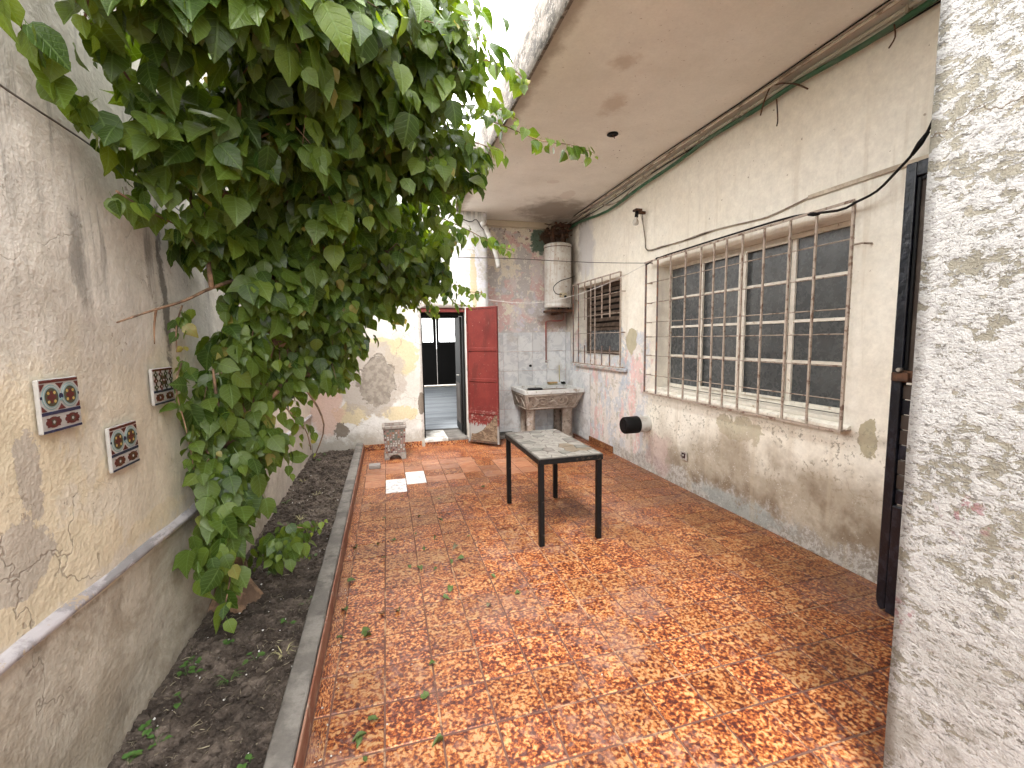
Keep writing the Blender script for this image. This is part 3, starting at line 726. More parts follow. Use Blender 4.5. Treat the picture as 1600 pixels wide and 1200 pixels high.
# kerb between bed and floor
kb = thing('garden_kerb', 'low grey cement kerb with red side along the planting bed', 'kerb', (-.40, 2, 0))
def kerb_top():
    m = MB(); n = 420
    for j in range(n + 1):
        y = -3.4 + 9.72 * j / n; w = .004 * mnoise.noise(Vector((0, y * 5, 2))) + .003 * mnoise.noise(Vector((0, y * 23, 2))); w2 = .006 * mnoise.noise(Vector((9, y * 4, 2))); h = .118 + .006 * mnoise.noise(Vector((4, y * 3, 2))) + .002 * mnoise.noise(Vector((4, y * 19, 2)))
        m.v += [(-.450 + w2, y, -.08), (-.447 + w2, y, h - .010), (-.438 + w2, y, h), (-.365 + w, y, h + .001), (-.356 + w, y, h - .006), (-.354, y, -.08)]
    for j in range(n):
        for i in range(5):
            a = j * 6 + i; m.f.append([a, a + 1, a + 7, a + 6]); m.sm.append(i in (1, 2, 3))
    m.f.append([n * 6 + i for i in range(6)]); m.sm.append(False)
    return m
kerb_top().build('kerb_cement', M_cement, kb)
for k in range(24):
    y0 = -3.3 + k * .40
    if y0 > 6.3: break
    y1 = min(y0 + .397, 6.316)
    MB().box(-.3525, -.3435, y0, y1, -.002, .108 + rnd.uniform(-.003, .003)).build('kerb_tile', M_redside, kb, bevel=.002)

# left wall
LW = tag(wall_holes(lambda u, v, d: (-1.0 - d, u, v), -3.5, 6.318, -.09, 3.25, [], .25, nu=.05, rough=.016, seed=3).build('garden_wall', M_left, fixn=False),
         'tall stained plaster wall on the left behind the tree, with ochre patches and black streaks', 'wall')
m = MB(); n = 240
for j in range(n + 1):
    y = -3.4 + 9.7 * j / n; z = .675 - .028 * max(0, min(1, (y - 1.4))) - .030 * max(0, min(1, (y - 2.4) / 3.9)) * 2
    z = .700 - .0300 * (y - 1.4) if y > 1.4 else .700
    w = .004 * mnoise.noise(Vector((y * 9, 1, 1))) + .002 * mnoise.noise(Vector((y * 31, 1, 1)))
    m.v += [(-1.03, y, z - .034), (-.981 + w, y, z - .033), (-.974 + w, y, z - .029), (-.977 + w, y, z - .012), (-1.03, y, z + .014)]
for j in range(n):
    for i in range(4):
        a = j * 5 + i; m.f.append([a, a + 1, a + 6, a + 5]); m.sm.append(True)
m.build('ledge_moulding', M_ledge, LW)
MB().box(-1.30, -.95, -3.5, 6.318, 3.252, 3.33).build('coping', M_fascia, LW, bevel=.01)

# rear wall with doorway
DX0, DX1 = .472, 1.09
RW = tag(wall_holes(lambda u, v, d: (u, 6.32 + d, v), -1.25, 1.43, -.09, 3.66, [(DX0, DX1, .095, 1.945)], .58, nu=.06, rough=.010, seed=11).build('rear_wall', M_rear, fixn=False),
         'whitewashed end wall with peeled ochre and grey cement patch, holding the open doorway', 'wall')
M_skirt = M_tile['mottled']
def skirt(parent, fn, a, b, h, step=.21):
    u = a
    while u < b - .02:
        e = min(u + step - .004, b)
        p0, p1 = fn(u), fn(e)
        MB().box(min(p0[0], p1[0]), max(p0[0], p1[0]), min(p0[1], p1[1]), max(p0[1], p1[1]), 0, h + rnd.uniform(-.003, .003)).build('skirting_tile', M_skirt, parent, bevel=.0015, origin=((p0[0] + p1[0]) / 2, (p0[1] + p1[1]) / 2, 0))
        u += step
m_side = lambda x: (x, 6.300)
u = -.342
for (a, b) in ((-.342, -.14), (-.136, .07), (.074, .28), (.284, .43)):
    MB().box(a, b, 6.296, 6.312, .0, .085).build('skirting_tile', M_skirt, RW, bevel=.0015, origin=(a, 6.3, 0))
for (a, b) in ((.474, .68), (.684, .89), (.894, 1.09), (1.10, 1.30)):
    MB().box(a, b, 6.290, 6.312, .0, .060).build('skirting_tile', M_skirt, RW, bevel=.0015, origin=(a, 6.3, 0))
MB().box(DX0, .80, 6.286, 6.89, .0615, .105).build('threshold', simple('threshold_white', (.58, .57, .54), .8, col2=(.34, .32, .29), scale=12), RW, bevel=.004)
MB().box(.804, DX1, 6.286, 6.89, .0615, .098).build('threshold', M_cement, RW, bevel=.004)
# steel door lining and lintel
dl = thing('door_lining', 'dark painted door lining with red lintel strip in the doorway', 'door frame', (.78, 6.35, .1))
MB().box(DX0 + .002, DX1 - .002, 6.335, 6.42, 1.885, 1.942).build('lintel', M_reddoor, dl, bevel=.003)
MB().box(DX0 + .002, DX1 - .002, 6.43, 6.50, 1.84, 1.942).build('head', M_darkwood, dl, bevel=.003)
for (a, b) in ((DX0 + .002, DX0 + .022), (DX1 - .03, DX1 - .002)):
    MB().box(a, b, 6.40, 6.47, .107, 1.838).build('jamb', M_darkwood, dl, bevel=.003)

# red steel leaf swung out
RD = thing('red_door', 'red sheet steel door leaf standing open against the laundry corner, its foot rotted', 'door', (1.10, 6.30, .0))
hA, hB = Vector((1.105, 6.285)), Vector((1.462, 5.925))
dvec = (hB - hA).normalized(); nvec = Vector((-dvec.y, dvec.x)) * -1     # towards the viewer's side
if nvec.y > 0: nvec = -nvec
Ld = (hB - hA).length
def dp(u, h, z): p = hA + dvec * u + nvec * h; return Vector((p.x, p.y, z))
def dbox(u0, u1, h0, h1, z0, z1):
    vs = [dp(u, h, z) for z in (z0, z1) for h in (h0, h1) for u in (u0, u1)]
    return MB().add(vs, [(0, 2, 3, 1), (4, 5, 7, 6), (0, 1, 5, 4), (2, 6, 7, 3), (0, 4, 6, 2), (1, 3, 7, 5)])
zb, zt = .035, 1.945
edges = [zb, .47, .93, 1.36, zt]
for i in range(4):
    za, zc = edges[i] + .024, edges[i + 1] - .024
    if i == 0: za = .36
    dbox(.022, Ld - .022, -.012, .004, za, zc).build('panel', M_reddoor, RD)
dbox(.022, Ld - .022, -.012, .002, .065, .357).build('panel', M_reddoor, RD, label='bottom panel with flaked grey paint')
for z in edges[1:4]:
    dbox(.022, Ld - .022, -.012, .013, z - .024, z + .024).build('rail', M_reddoor, RD, bevel=.004)
dbox(.0, .022, -.018, .016, zb, zt).build('stile', M_reddoor, RD, bevel=.003)
dbox(Ld - .022, Ld, -.018, .016, zb, zt).build('stile', M_reddoor, RD, bevel=.003)
dbox(.022, Ld - .022, -.018, .014, zt - .022, zt).build('rail', M_reddoor, RD, bevel=.003)
dbox(.022, Ld - .022, -.016, .016, zb, zb + .028).build('rail', M_rust, RD, bevel=.003)
rp = [(.03, .068), (Ld - .024, .068), (Ld - .024, .50), (Ld - .075, .42), (Ld - .13, .35), (Ld - .2, .29), (Ld - .27, .22), (Ld - .36, .17), (.09, .155), (.05, .16)]
MB().prism(rp, lambda u, v, h: dp(u, h, v), .002, .0085).build('rotted_sheet', M_rot, RD, label='rotted brown sheet at the foot of the door')
for z in (.35, 1.05, 1.72):
    MB().tube([(hA.x - .004, hA.y - .012, z), (hA.x - .004, hA.y - .012, z + .09)], .009, 8).build('hinge', M_rust, RD)
# inner dark leaf folded into the passage
ID = thing('inner_door', 'dark inner door leaf folded back inside the doorway beside the red door', 'door', (1.05, 6.5, .12))
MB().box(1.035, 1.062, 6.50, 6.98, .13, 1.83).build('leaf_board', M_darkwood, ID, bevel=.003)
MB().box(1.028, 1.034, 6.56, 6.92, .25, .85).build('panel', M_brown, ID, bevel=.002)
MB().tube([(1.03, 6.53, .98), (.995, 6.53, .98), (.995, 6.60, .98)], .008, 8).build('handle', M_brass, ID)

# passage room behind
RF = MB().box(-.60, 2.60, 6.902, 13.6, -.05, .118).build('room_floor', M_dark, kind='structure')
y = 6.905
while y < 13.3:
    x = -.6
    w = .135
    offs = rnd.uniform(.5, 1.3); xs = [-.6, -.6 + offs]
    while xs[-1] < 2.6: xs.append(xs[-1] + 1.3)
    for a, b in zip(xs, xs[1:]):
        a2, b2 = max(a, .25) if y < 9 else a, min(b, 2.6)
        if b2 - a2 < .1 or b2 < .4: continue
        MB().box(a2 + .002, b2 - .002, y, y + w - .004, .1185, .126 + rnd.uniform(0, .001)).build('floor_board', M_board, RF, origin=((a2 + b2) / 2, y, .12))
    y += w
RM = tag(wall_holes(lambda u, v, d: (-.60 - d, u, v), 6.902, 13.6, .119, 2.9, [(7.4, 12.2, .9, 2.6)], .12).build('passage_room_wall', M_dark), 'dim side wall inside the room beyond the doorway, with an unseen opening added for daylight', 'wall')  # unseen window opening added to let daylight onto the room floor
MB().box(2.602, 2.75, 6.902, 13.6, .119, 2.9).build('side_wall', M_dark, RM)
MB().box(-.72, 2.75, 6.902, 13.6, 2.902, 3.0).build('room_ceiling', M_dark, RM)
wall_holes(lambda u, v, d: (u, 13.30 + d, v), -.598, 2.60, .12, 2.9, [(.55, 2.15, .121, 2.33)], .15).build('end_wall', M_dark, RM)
FD = thing('far_double_door', 'black double door with two bright scrollwork panes at the far end of the room', 'door', (1.35, 13.3, .13))
wall_holes(lambda u, v, d: (u, 13.28 + d, v), .56, 1.42, .175, 2.30, [(.66, 1.335, 1.44, 2.13)], .045).build('door_leaf', M_darkwood, FD)
wall_holes(lambda u, v, d: (u, 13.28 + d, v), 1.43, 2.14, .175, 2.30, [(1.50, 2.05, 1.44, 2.13)], .045).build('door_leaf', M_darkwood, FD)
for (a, b) in ((.66, 1.335), (1.50, 2.05)):
    MB().box(a, b, 13.305, 13.309, 1.44, 2.13).build('pane', M_glass, FD)
    gm = MB(); cx = (a + b) / 2
    for s in (-1, 1):
        gm.tube([(cx + s * .02, 13.29, 1.45), (cx + s * .16, 13.29, 1.56), (cx + s * .19, 13.29, 1.74), (cx + s * .08, 13.29, 1.84), (cx + s * .05, 13.29, 1.95), (cx + s * .18, 13.29, 2.0), (cx + s * .12, 13.29, 2.12)], .012, 6, sub=4)
        gm.tube([(cx + s * .26, 13.29, 1.44), (cx + s * .22, 13.29, 1.8), (cx + s * .27, 13.29, 2.13)], .011, 6, sub=3)
    gm.build('scrollwork', M_black, FD)
bpy.data.objects['ground']['kind'] = 'structure'
MB().box(.5, 2.2, 13.2, 13.45, .119, .150).build('door_sill', M_conduit, FD)

# laundry alcove wall
LA = tag(wall_holes(lambda u, v, d: (u, 6.70 + d, v), 1.432, 2.989, -.09, 3.268, [], .20, nu=.05, rough=.006, seed=5).build('laundry_wall', M_laundry, fixn=False),
         'flaking pink and cream wall behind the laundry sink, tiled white below', 'wall')
zt_ = 1.60
tz = [.02, .10, .40, .70, 1.0, 1.30, 1.60]
for r_ in range(len(tz) - 1):
    x = 1.50 + (.03 if r_ % 2 else 0) - .03
    xs = [1.436] + [1.735 + .2375 * k for k in range(5)]
    xs[-1] = 2.770
    for a, b in zip(xs, xs[1:]):
        MB().box(a + .0025, b - .0025, 6.684 + rnd.uniform(-.001, .001), 6.694, tz[r_] + .0025, tz[r_ + 1] - .0025).build('wall_tile', M_walltile, LA, bevel=.0015, origin=((a + b) / 2, 6.69, tz[r_]))
# house wall
W1 = (2.15, 4.215, .93, 2.24); W2 = (4.965, 6.24, 1.27, 2.235); DO = (1.02, 1.68, .0, 2.36)
HW = tag(wall_holes(lambda u, v, d: (2.79 + d, u, v), .952, 6.698, -.09, 3.268, [W1, W2, (1.02, 1.68, -.09, 2.36)], .20, nu=.05, rough=.007, seed=21).build('house_wall', M_house, fixn=False),
         'long cream house wall under the porch with damp brown foot and two barred windows', 'wall')
yy_ = [5.80, 6.02, 6.26, 6.50, 6.682]
for r_ in range(len(tz) - 1):
    for a, b in zip(yy_, yy_[1:]):
        if tz[r_ + 1] > 1.05 and a < 6.45: continue
        MB().box(2.770 + rnd.uniform(-.001, .001), 2.781, a + .0015, b - .0015, tz[r_] + .0025, tz[r_ + 1] - .0025).build('wall_tile', M_walltile, HW, bevel=.0015, origin=(2.78, (a + b) / 2, tz[r_]))
for k in range(4):
    a = 5.12 + k * .172
    MB().box(2.764, 2.780, a, a + .169, 0, .09).build('skirting_tile', M_skirt, HW, bevel=.0015, origin=(2.77, a, 0))
MB().prism([(0, 0), (.03, .0), (.03, .02), (.0, .035)], lambda u, v, h: (2.781 - u, h, .895 + v), 2.08, 4.34).build('sill_band', M_house, HW)
MB().prism([(0, 0), (.045, .0), (.045, .018), (.0, .045)], lambda u, v, h: (2.781 - u, h, 1.085 + v), 4.80, 6.30).build('sill_band', M_house, HW)
# window one: 4 x 4 panes
def bar(m, y0, y1, z0, z1, x0, x1): m.box(x0, x1, y0, y1, z0, z1)
wf = MB(); y0, y1, z0, z1 = W1[0] + .004, W1[1] - .004, W1[2] + .035, W1[3] - .003
fy = [y0, 2.69, 3.167, 3.692, y1]; XF0, XF1 = 2.935, 2.968
wf.box(XF0, XF1, y0, y1, z0, z0 + .035); wf.box(XF0, XF1, y0, y1, z1 - .035, z1)
for i, yv in enumerate(fy):
    h = .020 if 0 < i < 4 else .018
    c = yv if 0 < i < 4 else (yv + h if i == 0 else yv - h)
    wf.box(XF0, XF1, c - h, c + h, z0 + .036, z1 - .036)
WN = wf.build('window', M_white_metal, HW, bevel=.002)
MB().box(2.80, 2.933, W1[0] + .003, W1[1] - .003, W1[2] + .001, W1[2] + .032).build('window_sill', M_white_metal, WN, bevel=.004)
zr = [z0 + .036 + (z1 - z0 - .072) * k / 4 for k in range(5)]
for ci in range(4):
    a, b = fy[ci] + (.037 if ci == 0 else .021), fy[ci + 1] - (.037 if ci == 3 else .021)
    sash = ci in (1, 2)
    if sash:
        sm_ = MB(); t_ = .018
        sm_.box(2.915, 2.934, a, a + t_, zr[0], zr[4]); sm_.box(2.915, 2.934, b - t_, b, zr[0], zr[4])
        sm_.box(2.915, 2.934, a + t_ + .0005, b - t_ - .0005, zr[0], zr[0] + t_); sm_.box(2.915, 2.934, a + t_ + .0005, b - t_ - .0005, zr[4] - t_, zr[4])
        sm_.build('sash', M_white_metal, WN, bevel=.0015)
    gb_ = MB()
    for k in (1, 2, 3): gb_.box(2.938, 2.966, a + .0005, b - .0005, zr[k] - .011, zr[k] + .011)
    gb_.build('glazing_bar', M_white_metal, WN, bevel=.0015)
    for k in range(4):
        MB().box(2.950, 2.954, a + .0008, b - .0008, zr[k] + (.0115 if k else .001), zr[k + 1] - (.0115 if k < 3 else .001)).build('pane', M_pane, WN, origin=(2.95, a, zr[k]))
# window two: brown louvre above, grey glass below
y0, y1, z0, z1 = W2[0] + .003, W2[1] - .003, W2[2] + .003, W2[3] - .003
m2 = MB(); m2.box(2.93, 2.965, y0, y0 + .05, z0 + .0505, z1 - .0505); m2.box(2.93, 2.965, y1 - .05, y1, z0 + .0505, z1 - .0505)
m2.box(2.93, 2.965, y0, y1, z0, z0 + .05); m2.box(2.93, 2.965, y0, y1, z1 - .05, z1); m2.box(2.93, 2.965, y0 + .0505, y1 - .0505, 1.60, 1.64)
W2o = m2.build('window', M_shutter, HW, bevel=.002)
MB().box(2.952, 2.956, y0 + .051, y1 - .051, z0 + .051, 1.599).build('pane', M_pane, W2o)
for k in range(7):
    z = 1.655 + k * .078
    MB().add([(2.938, y0 + .052, z), (2.938, y1 - .052, z), (2.962, y1 - .052, z + .05), (2.962, y0 + .052, z + .05), (2.941, y0 + .052, z - .004), (2.941, y1 - .052, z - .004), (2.965, y1 - .052, z + .046), (2.965, y0 + .052, z + .046)],
             [(0, 1, 2, 3), (7, 6, 5, 4), (0, 4, 5, 1), (2, 6, 7, 3), (0, 3, 7, 4), (1, 5, 6, 2)]).build('slat', M_shutter, W2o)
MB().box(2.97, 2.985, y0, y1, z0, z1).build('dark_backing', M_darkwood, W2o)  # dark board standing in for the unlit room behind the slats
# interior closure so no light shows behind
IN = tag(MB().box(3.4, 3.45, .96, 6.69, 0, 3.2).build('inner_closure', M_dark), 'unseen dark closure added behind the house windows to keep light out', 'wall')
MB().box(2.995, 3.398, 6.66, 6.69, 0, 3.2).build('closure_return', M_dark, IN); MB().box(2.995, 3.398, .96, .99, 0, 3.2).build('closure_return', M_dark, IN)
# pillar wall close to the camera
PW = tag(wall_holes(lambda u, v, d: (1.50 + d, u, v), -3.5, .95, -.09, 3.9, [], 1.9, nu=.035, rough=.006, seed=31).build('near_wall', M_pillar, fixn=False),
         'rough whitewashed wall end close on the right with flaking olive patches', 'wall')
# porch roof
poly = [(1.02, .955), (3.5, .955), (3.5, 6.90), (2.792, 6.90), (2.792, 6.698), (1.434, 6.698), (1.434, 6.316), (1.02, 6.316)]
poly = [(1.02, .955), (3.5, .955), (3.5, 6.698), (1.434, 6.698), (1.434, 6.316), (1.02, 6.316)]
PR = tag(MB().prism(poly, lambda u, v, h: (u, v, h), 3.27, 3.59).build('porch_roof', M_soffit), 'concrete porch slab overhead with stained beige underside and rough edge', 'roof')
fm = MB(); n = 120
for j in range(n + 1):
    y = .955 + 5.361 * j / n
    w = lambda k: .006 * mnoise.noise(Vector((y * 7, k, 1))) + .003 * mnoise.noise(Vector((y * 23, k, 1)))
    fm.v += [(1.019, y, 3.258), (.998 + w(1), y, 3.256 + w(9)), (.996 + w(2), y, 3.37), (.996 + w(3), y, 3.50), (1.0 + w(4), y, 3.60 + w(8)), (1.019, y, 3.602)]
for j in range(n):
    for i in range(5):
        a = j * 6 + i; fm.f.append([a, a + 1, a + 7, a + 6]); fm.sm.append(0 < i < 4)
fm.build('fascia', M_fascia, PR)
MB().box(1.45, 2.785, 6.655, 6.691, 3.18, 3.267).build('beam', simple('beam_cream', (.60, .53, .41), .85, scale=5), PR, bevel=.004)

# ================================================================== window grilles
def grille(name, label, X, ys, zlo, zhi, rods, dark=(), short=(), brackets=()):
    t = thing(name, label, 'window grille', (X, (ys[0] + ys[-1]) / 2, zlo))
    for i, y in enumerate(ys):
        r = .0072 if 0 < i < len(ys) - 1 else .0085
        a, b = zlo, zhi
        if i in short: a = zlo + .62
        yj = y + rnd.uniform(-.004, .004)
        MB().box(X - r, X + r * .8, yj - r, yj + r, a - .003, b + .003).build('bar', M_dark_bar if i in dark else M_rust_bar, t, bevel=.001, origin=(X, y, a))
        if i in short:
            MB().box(X - r, X + r * .8, y - r, y + r, zlo, zlo + .26).build('bar', M_dark_bar, t, bevel=.001, origin=(X, y, zlo))
    for z in (zlo, zhi):
        MB().box(X - .020, X - .0105, ys[0] - .011, ys[-1] + .011, z - .008, z + .008).build('rail', M_rust_bar, t, bevel=.001, origin=(X, ys[0], z))
    for z in rods:
        ym = (ys[0] + ys[-1]) / 2
        MB().tube([(X + .0125, ys[0], z), (X + .0125, ym, z + rnd.uniform(-.004, .004)), (X + .0125, ys[-1], z)], .0042, 6).build('rod', M_rust_bar, t, origin=(X, ys[0], z))
    for (y, z) in brackets:
        MB().tube([(X, y, z), (2.785, y + (.0 if y > ym else -.0), z)], .007, 6).build('bracket', M_rust_bar, t, origin=(X, y, z))
    return t
g1y = [4.294, 4.082, 3.865, 3.64, 3.43, 3.264, 3.118, 2.947, 2.741, 2.519, 2.324, 2.085][::-1]
G1 = grille('window_grille', 'large rusty bar grille over the sixteen pane window', 2.71, g1y, .895, 2.285, [1.09, 1.30, 1.50, 1.655, 1.86, 2.07], dark=(10, 11),
            brackets=[(g1y[0], .90), (g1y[-1], 2.285), (g1y[-1], .90), (g1y[-1], 2.07), (g1y[-1], 1.86), (g1y[-1], 1.655), (g1y[-1], 1.50), (g1y[-1], 1.30), (g1y[-1], 1.09)])
MB().tube([(2.71, g1y[0], 2.03), (2.715, g1y[0] - .055, 2.03), (2.785, g1y[0] - .06, 2.03)], .006, 6).build('bracket', M_rust_bar, G1)
g2y = [6.255, 6.069, 5.86, 5.661, 5.534, 5.332, 5.115, 4.854][::-1]
grille('window_grille', 'smaller rusty bar grille beside the water heater, some bars cut short', 2.72, g2y, 1.135, 2.275, [1.31, 1.56, 1.80, 2.05], dark=(6, 7), short=(1, 2, 5),
       brackets=[(g2y[0], 2.05), (g2y[0], 1.135), (g2y[-1], 1.135), (g2y[-1], 2.05), (g2y[0], 1.56), (g2y[-1], 1.56)])

# ================================================================== black steel door by the pillar
BD = thing('steel_house_door', 'blue black steel door with brown panel standing beside the near whitewashed wall', 'door', (2.55, 1.3, 0))
def rrect(y0, y1, z0, z1, r, seg=6, corners=(1, 1, 1, 1)):
    pts = []
    for (cy, cz, a0), on in zip(((y1 - r, z0 + r, -90), (y1 - r, z1 - r, 0), (y0 + r, z1 - r, 90), (y0 + r, z0 + r, 180)), corners):
        if on:
            for k in range(seg + 1):
                a = R(a0 + 90 * k / seg); pts.append((cy + r * math.cos(a), cz + r * math.sin(a)))
        else: pts.append((cy + (r if a0 in (-90, 0) else -r), cz + (r if a0 in (0, 90) else -r)))
    return pts
def fx(u, v, h): return (h, u, v)
# stiles and rails
MB().prism([(1.652, .02), (1.672, .005), (1.690, .022), (1.698, .05), (1.70, .07), (1.70, 2.335), (1.652, 2.335)], fx, 2.53, 2.575).build('stile', M_bluesteel, BD, bevel=.006, seg=2)
MB().box(2.53, 2.575, .98, 1.651, 2.262, 2.335).build('rail', M_bluesteel, BD, bevel=.006, seg=2)
MB().box(2.53, 2.575, .98, 1.651, .005, .60).build('kick_plate', M_bluesteel, BD, bevel=.006, seg=2)
MB().box(2.53, 2.575, .98, 1.651, 1.25, 1.31).build('rail', M_rust, BD, bevel=.004)
MB().box(2.53, 2.575, .98, 1.04, .601, 2.26).build('stile', M_bluesteel, BD, bevel=.006)
MB().box(2.552, 2.56, 1.041, 1.651, 1.311, 2.261).build('panel', M_brown, BD)
for (a, b, c, d) in ((1.634, 1.650, 1.312, 2.26),):
    MB().box(2.540, 2.551, a, b, c, d).build('beading', M_black, BD, bevel=.003)
MB().box(2.540, 2.551, 1.045, 1.633, 2.242, 2.26).build('beading', M_black, BD, bevel=.003)
for k in range(8):
    z = .61 + k * .079
    MB().box(2.545, 2.566, 1.041, 1.650, z, z + .074).build('slat', M_brown if k % 3 else M_bluesteel, BD, bevel=.003)
MB().box(2.512, 2.529, 1.61, 1.69, 1.255, 1.30).build('lock', M_rust, BD, bevel=.004)
MB().tube([(2.527, 1.65, 1.315), (2.50, 1.65, 1.315)], .010, 10).build('lock_knob', M_brass, BD)
tag(MB().box(2.79, 2.86, 1.0, 1.67, .001, .04).build('door_sill', simple('dark_sill', (.16, .06, .045), .6)), 'dark red sill at the foot of the steel door', 'sill')
tag(MB().box(2.38, 2.52, 1.12, 1.50, .0005, .006).build('floor_patch', simple('dark_patch', (.12, .035, .03), .5)), 'dark maroon patch of floor in front of the steel door', 'patch')  # thin dark maroon sheet laid on the floor beside the door
BJ = tag(MB().box(2.781, 2.7895, 1.682, 1.72, 0, 2.42).build('door_casing', simple('casing_pale', (.66, .66, .68), .6, scale=8), bevel=.002), 'pale painted casing strip behind the steel door edge', 'casing')

# ================================================================== table
T = thing('patio_table', 'small black metal table with crazy paving stone top on the orange floor', 'table', (1.25, 3.38, 0))
tx0, tx1, ty0, ty1, tz1 = 1.002, 1.503, 2.912, 3.852, .65
M_tblack = simple('table_black_paint', (.004, .0038, .004), .5, spec=.22, col2=(.045, .030, .022), scale=26, thr=(.585, .64), bump=.002)
for (a, b, c, d) in ((tx0, tx1, ty0, ty0 + .028), (tx0, tx1, ty1 - .028, ty1), (tx0, tx0 + .028, ty0 + .0285, ty1 - .0285), (tx1 - .028, tx1, ty0 + .0285, ty1 - .0285)):
    MB().box(a, b, c, d, tz1 - .042, tz1 - .004).build('apron', M_tblack, T, bevel=.002)
for (x, y) in ((tx0 + .006, ty0 + .006), (tx1 - .044, ty0 + .006), (tx0 + .006, ty1 - .044), (tx1 - .044, ty1 - .044)):
    MB().box(x, x + .038, y, y + .038, .0015, tz1 - .043).build('leg', M_tblack, T, bevel=.003, origin=(x, y, 0))
MB().box(tx0 + .002, tx1 - .002, ty0 + .002, ty1 - .002, tz1 - .0035, tz1 + .003).build('tabletop', M_stonegrout, T, bevel=.003)
def clip(poly, p, n):
    out = []
    for i in range(len(poly)):
        a, b = poly[i], poly[(i + 1) % len(poly)]
        da = (a[0] - p[0]) * n[0] + (a[1] - p[1]) * n[1]; db = (b[0] - p[0]) * n[0] + (b[1] - p[1]) * n[1]
        if da <= 0: out.append(a)
        if da * db < 0: t_ = da / (da - db); out.append((a[0] + (b[0] - a[0]) * t_, a[1] + (b[1] - a[1]) * t_))
    return out
M_stones = [simple('paving_stone_' + n_, c_, .6, col2=d_, scale=16, thr=(.5, .65), bump=.002) for n_, c_, d_ in (('grey', (.115, .10, .088), (.18, .165, .15)), ('pale', (.21, .195, .175), (.13, .12, .105)), ('tan', (.15, .118, .085), (.105, .088, .066)), ('green', (.105, .10, .088), (.155, .15, .13)))]
sr = random.Random(5); sites = []
for i in range(5):
    for j in range(10):
        sites.append((tx0 + .1 * (i + .5) + sr.uniform(-.035, .035), ty0 + .094 * (j + .5) + sr.uniform(-.032, .032)))
for i, s_ in enumerate(sites):
    poly = [(tx0 + .012, ty0 + .012), (tx1 - .012, ty0 + .012), (tx1 - .012, ty1 - .012), (tx0 + .012, ty1 - .012)]
    for j, o_ in enumerate(sites):
        if i == j: continue
        d = Vector((o_[0] - s_[0], o_[1] - s_[1])); l = d.length
        if l > .35: continue
        d /= l; mid = (s_[0] + d.x * (l / 2 - .0028), s_[1] + d.y * (l / 2 - .0028)); poly = clip(poly, mid, d)
        if len(poly) < 3: break
    if len(poly) < 3: continue
    k = 2 if (abs(s_[0] - 1.33) < .09 and abs(s_[1] - 3.2) < .13) else sr.choice((0, 0, 1, 1, 1, 3))
    MB().prism(poly, lambda u, v, h: (u, v, h), tz1 + .0025, tz1 + .0065 + sr.uniform(0, .002)).build('stone', M_stones[k], T, bevel=.0012, origin=(s_[0], s_[1], tz1))

# ================================================================== laundry sink
SK = thing('laundry_sink', 'old cement laundry sink with carved scroll front on thick legs in the corner', 'sink', (2.3, 6.3, 0))
sx0, sx1, sy0, sy1 = 1.845, 2.765, 5.955, 6.68; st = .765
rim = MB()
ring0 = [(sx0, sy0), (sx1, sy0), (sx1, sy1), (sx0, sy1)]; ring1 = [(sx0 + .06, sy0 + .06), (sx1 - .05, sy0 + .06), (sx1 - .05, sy1 - .05), (sx0 + .06, sy1 - .05)]
ring2 = [(sx0 + .09, sy0 + .09), (sx1 - .08, sy0 + .09), (sx1 - .08, sy1 - .08), (sx0 + .09, sy1 - .08)]
lv = [[(*p, st - .055) for p in ring0], [(*p, st) for p in ring0], [(*p, st) for p in ring1], [(*p, st - .16) for p in ring2]]
rim.add([q_ for l in lv for q_ in l], [(k * 4 + i, k * 4 + (i + 1) % 4, k * 4 + 4 + (i + 1) % 4, k * 4 + 4 + i) for k in range(3) for i in range(4)] + [(12, 13, 14, 15)])
rim.build('rim', M_sinktop, SK, bevel=.008, seg=2)
ap = MB(); z0 = .475
t0 = [(sx0 + .008, sy0 + .008), (sx1 - .004, sy0 + .008), (sx1 - .004, sy1), (sx0 + .008, sy1)]; t1 = [(sx0 + .055, sy0 + .075), (sx1 - .10, sy0 + .075), (sx1 - .10, sy1), (sx0 + .055, sy1)]
ap.add([(*p, st - .056) for p in t0] + [(*p, z0) for p in t1], [(0, 1, 5, 4), (1, 2, 6, 5), (2, 3, 7, 6), (3, 0, 4, 7), (4, 5, 6, 7), (3, 2, 1, 0)])
ap.build('basin', M_sink, SK, bevel=.008, seg=2)
def fp(s, t, h=.004):   # point on the sloping apron front: s across, t up
    xl = sx0 + .055 + (.008 - .055) * t; xr = sx1 - .10 + (.096) * t
    return (xl + (xr - xl) * s, sy0 + .075 - .067 * t - h, z0 + (st - .056 - z0) * t)
rl = MB()
for a, b in ((.06, .08), (.06, .90)): rl.tube([fp(.04, b), fp(.5, b + .01), fp(.95, b)], .010, 6)
rl.tube([fp(.05, .08), fp(.04, .9)], .0065, 6); rl.tube([fp(.93, .08), fp(.955, .9)], .0065, 6)
def scroll(cx, cy, s, turn, ph):
    pts = []
    for k in range(26):
        a = ph + turn * k * .42; r_ = .012 + .0085 * k * .95
        pts.append(fp(cx + math.cos(a) * r_ * s, cy + math.sin(a) * r_ * 2.6 * s))
    return pts
rl.tube(scroll(.30, .48, .62, 1, 0), [.0085] * 26, 6); rl.tube(scroll(.66, .54, .62, -1, 1.5), [.0085] * 26, 6)
rl.tube([fp(.14, .2), fp(.22, .5), fp(.16, .8)], [.008, .017, .008], 6, sub=4); rl.tube([fp(.36, .25), fp(.48, .55), fp(.58, .35)], [.008, .017, .008], 6, sub=4)
rl.tube([fp(.80, .25), fp(.86, .55), fp(.80, .8)], [.005, .012, .005], 6, sub=4); rl.tube([fp(.42, .8), fp(.52, .62), fp(.62, .82)], [.005, .010, .005], 6, sub=4)
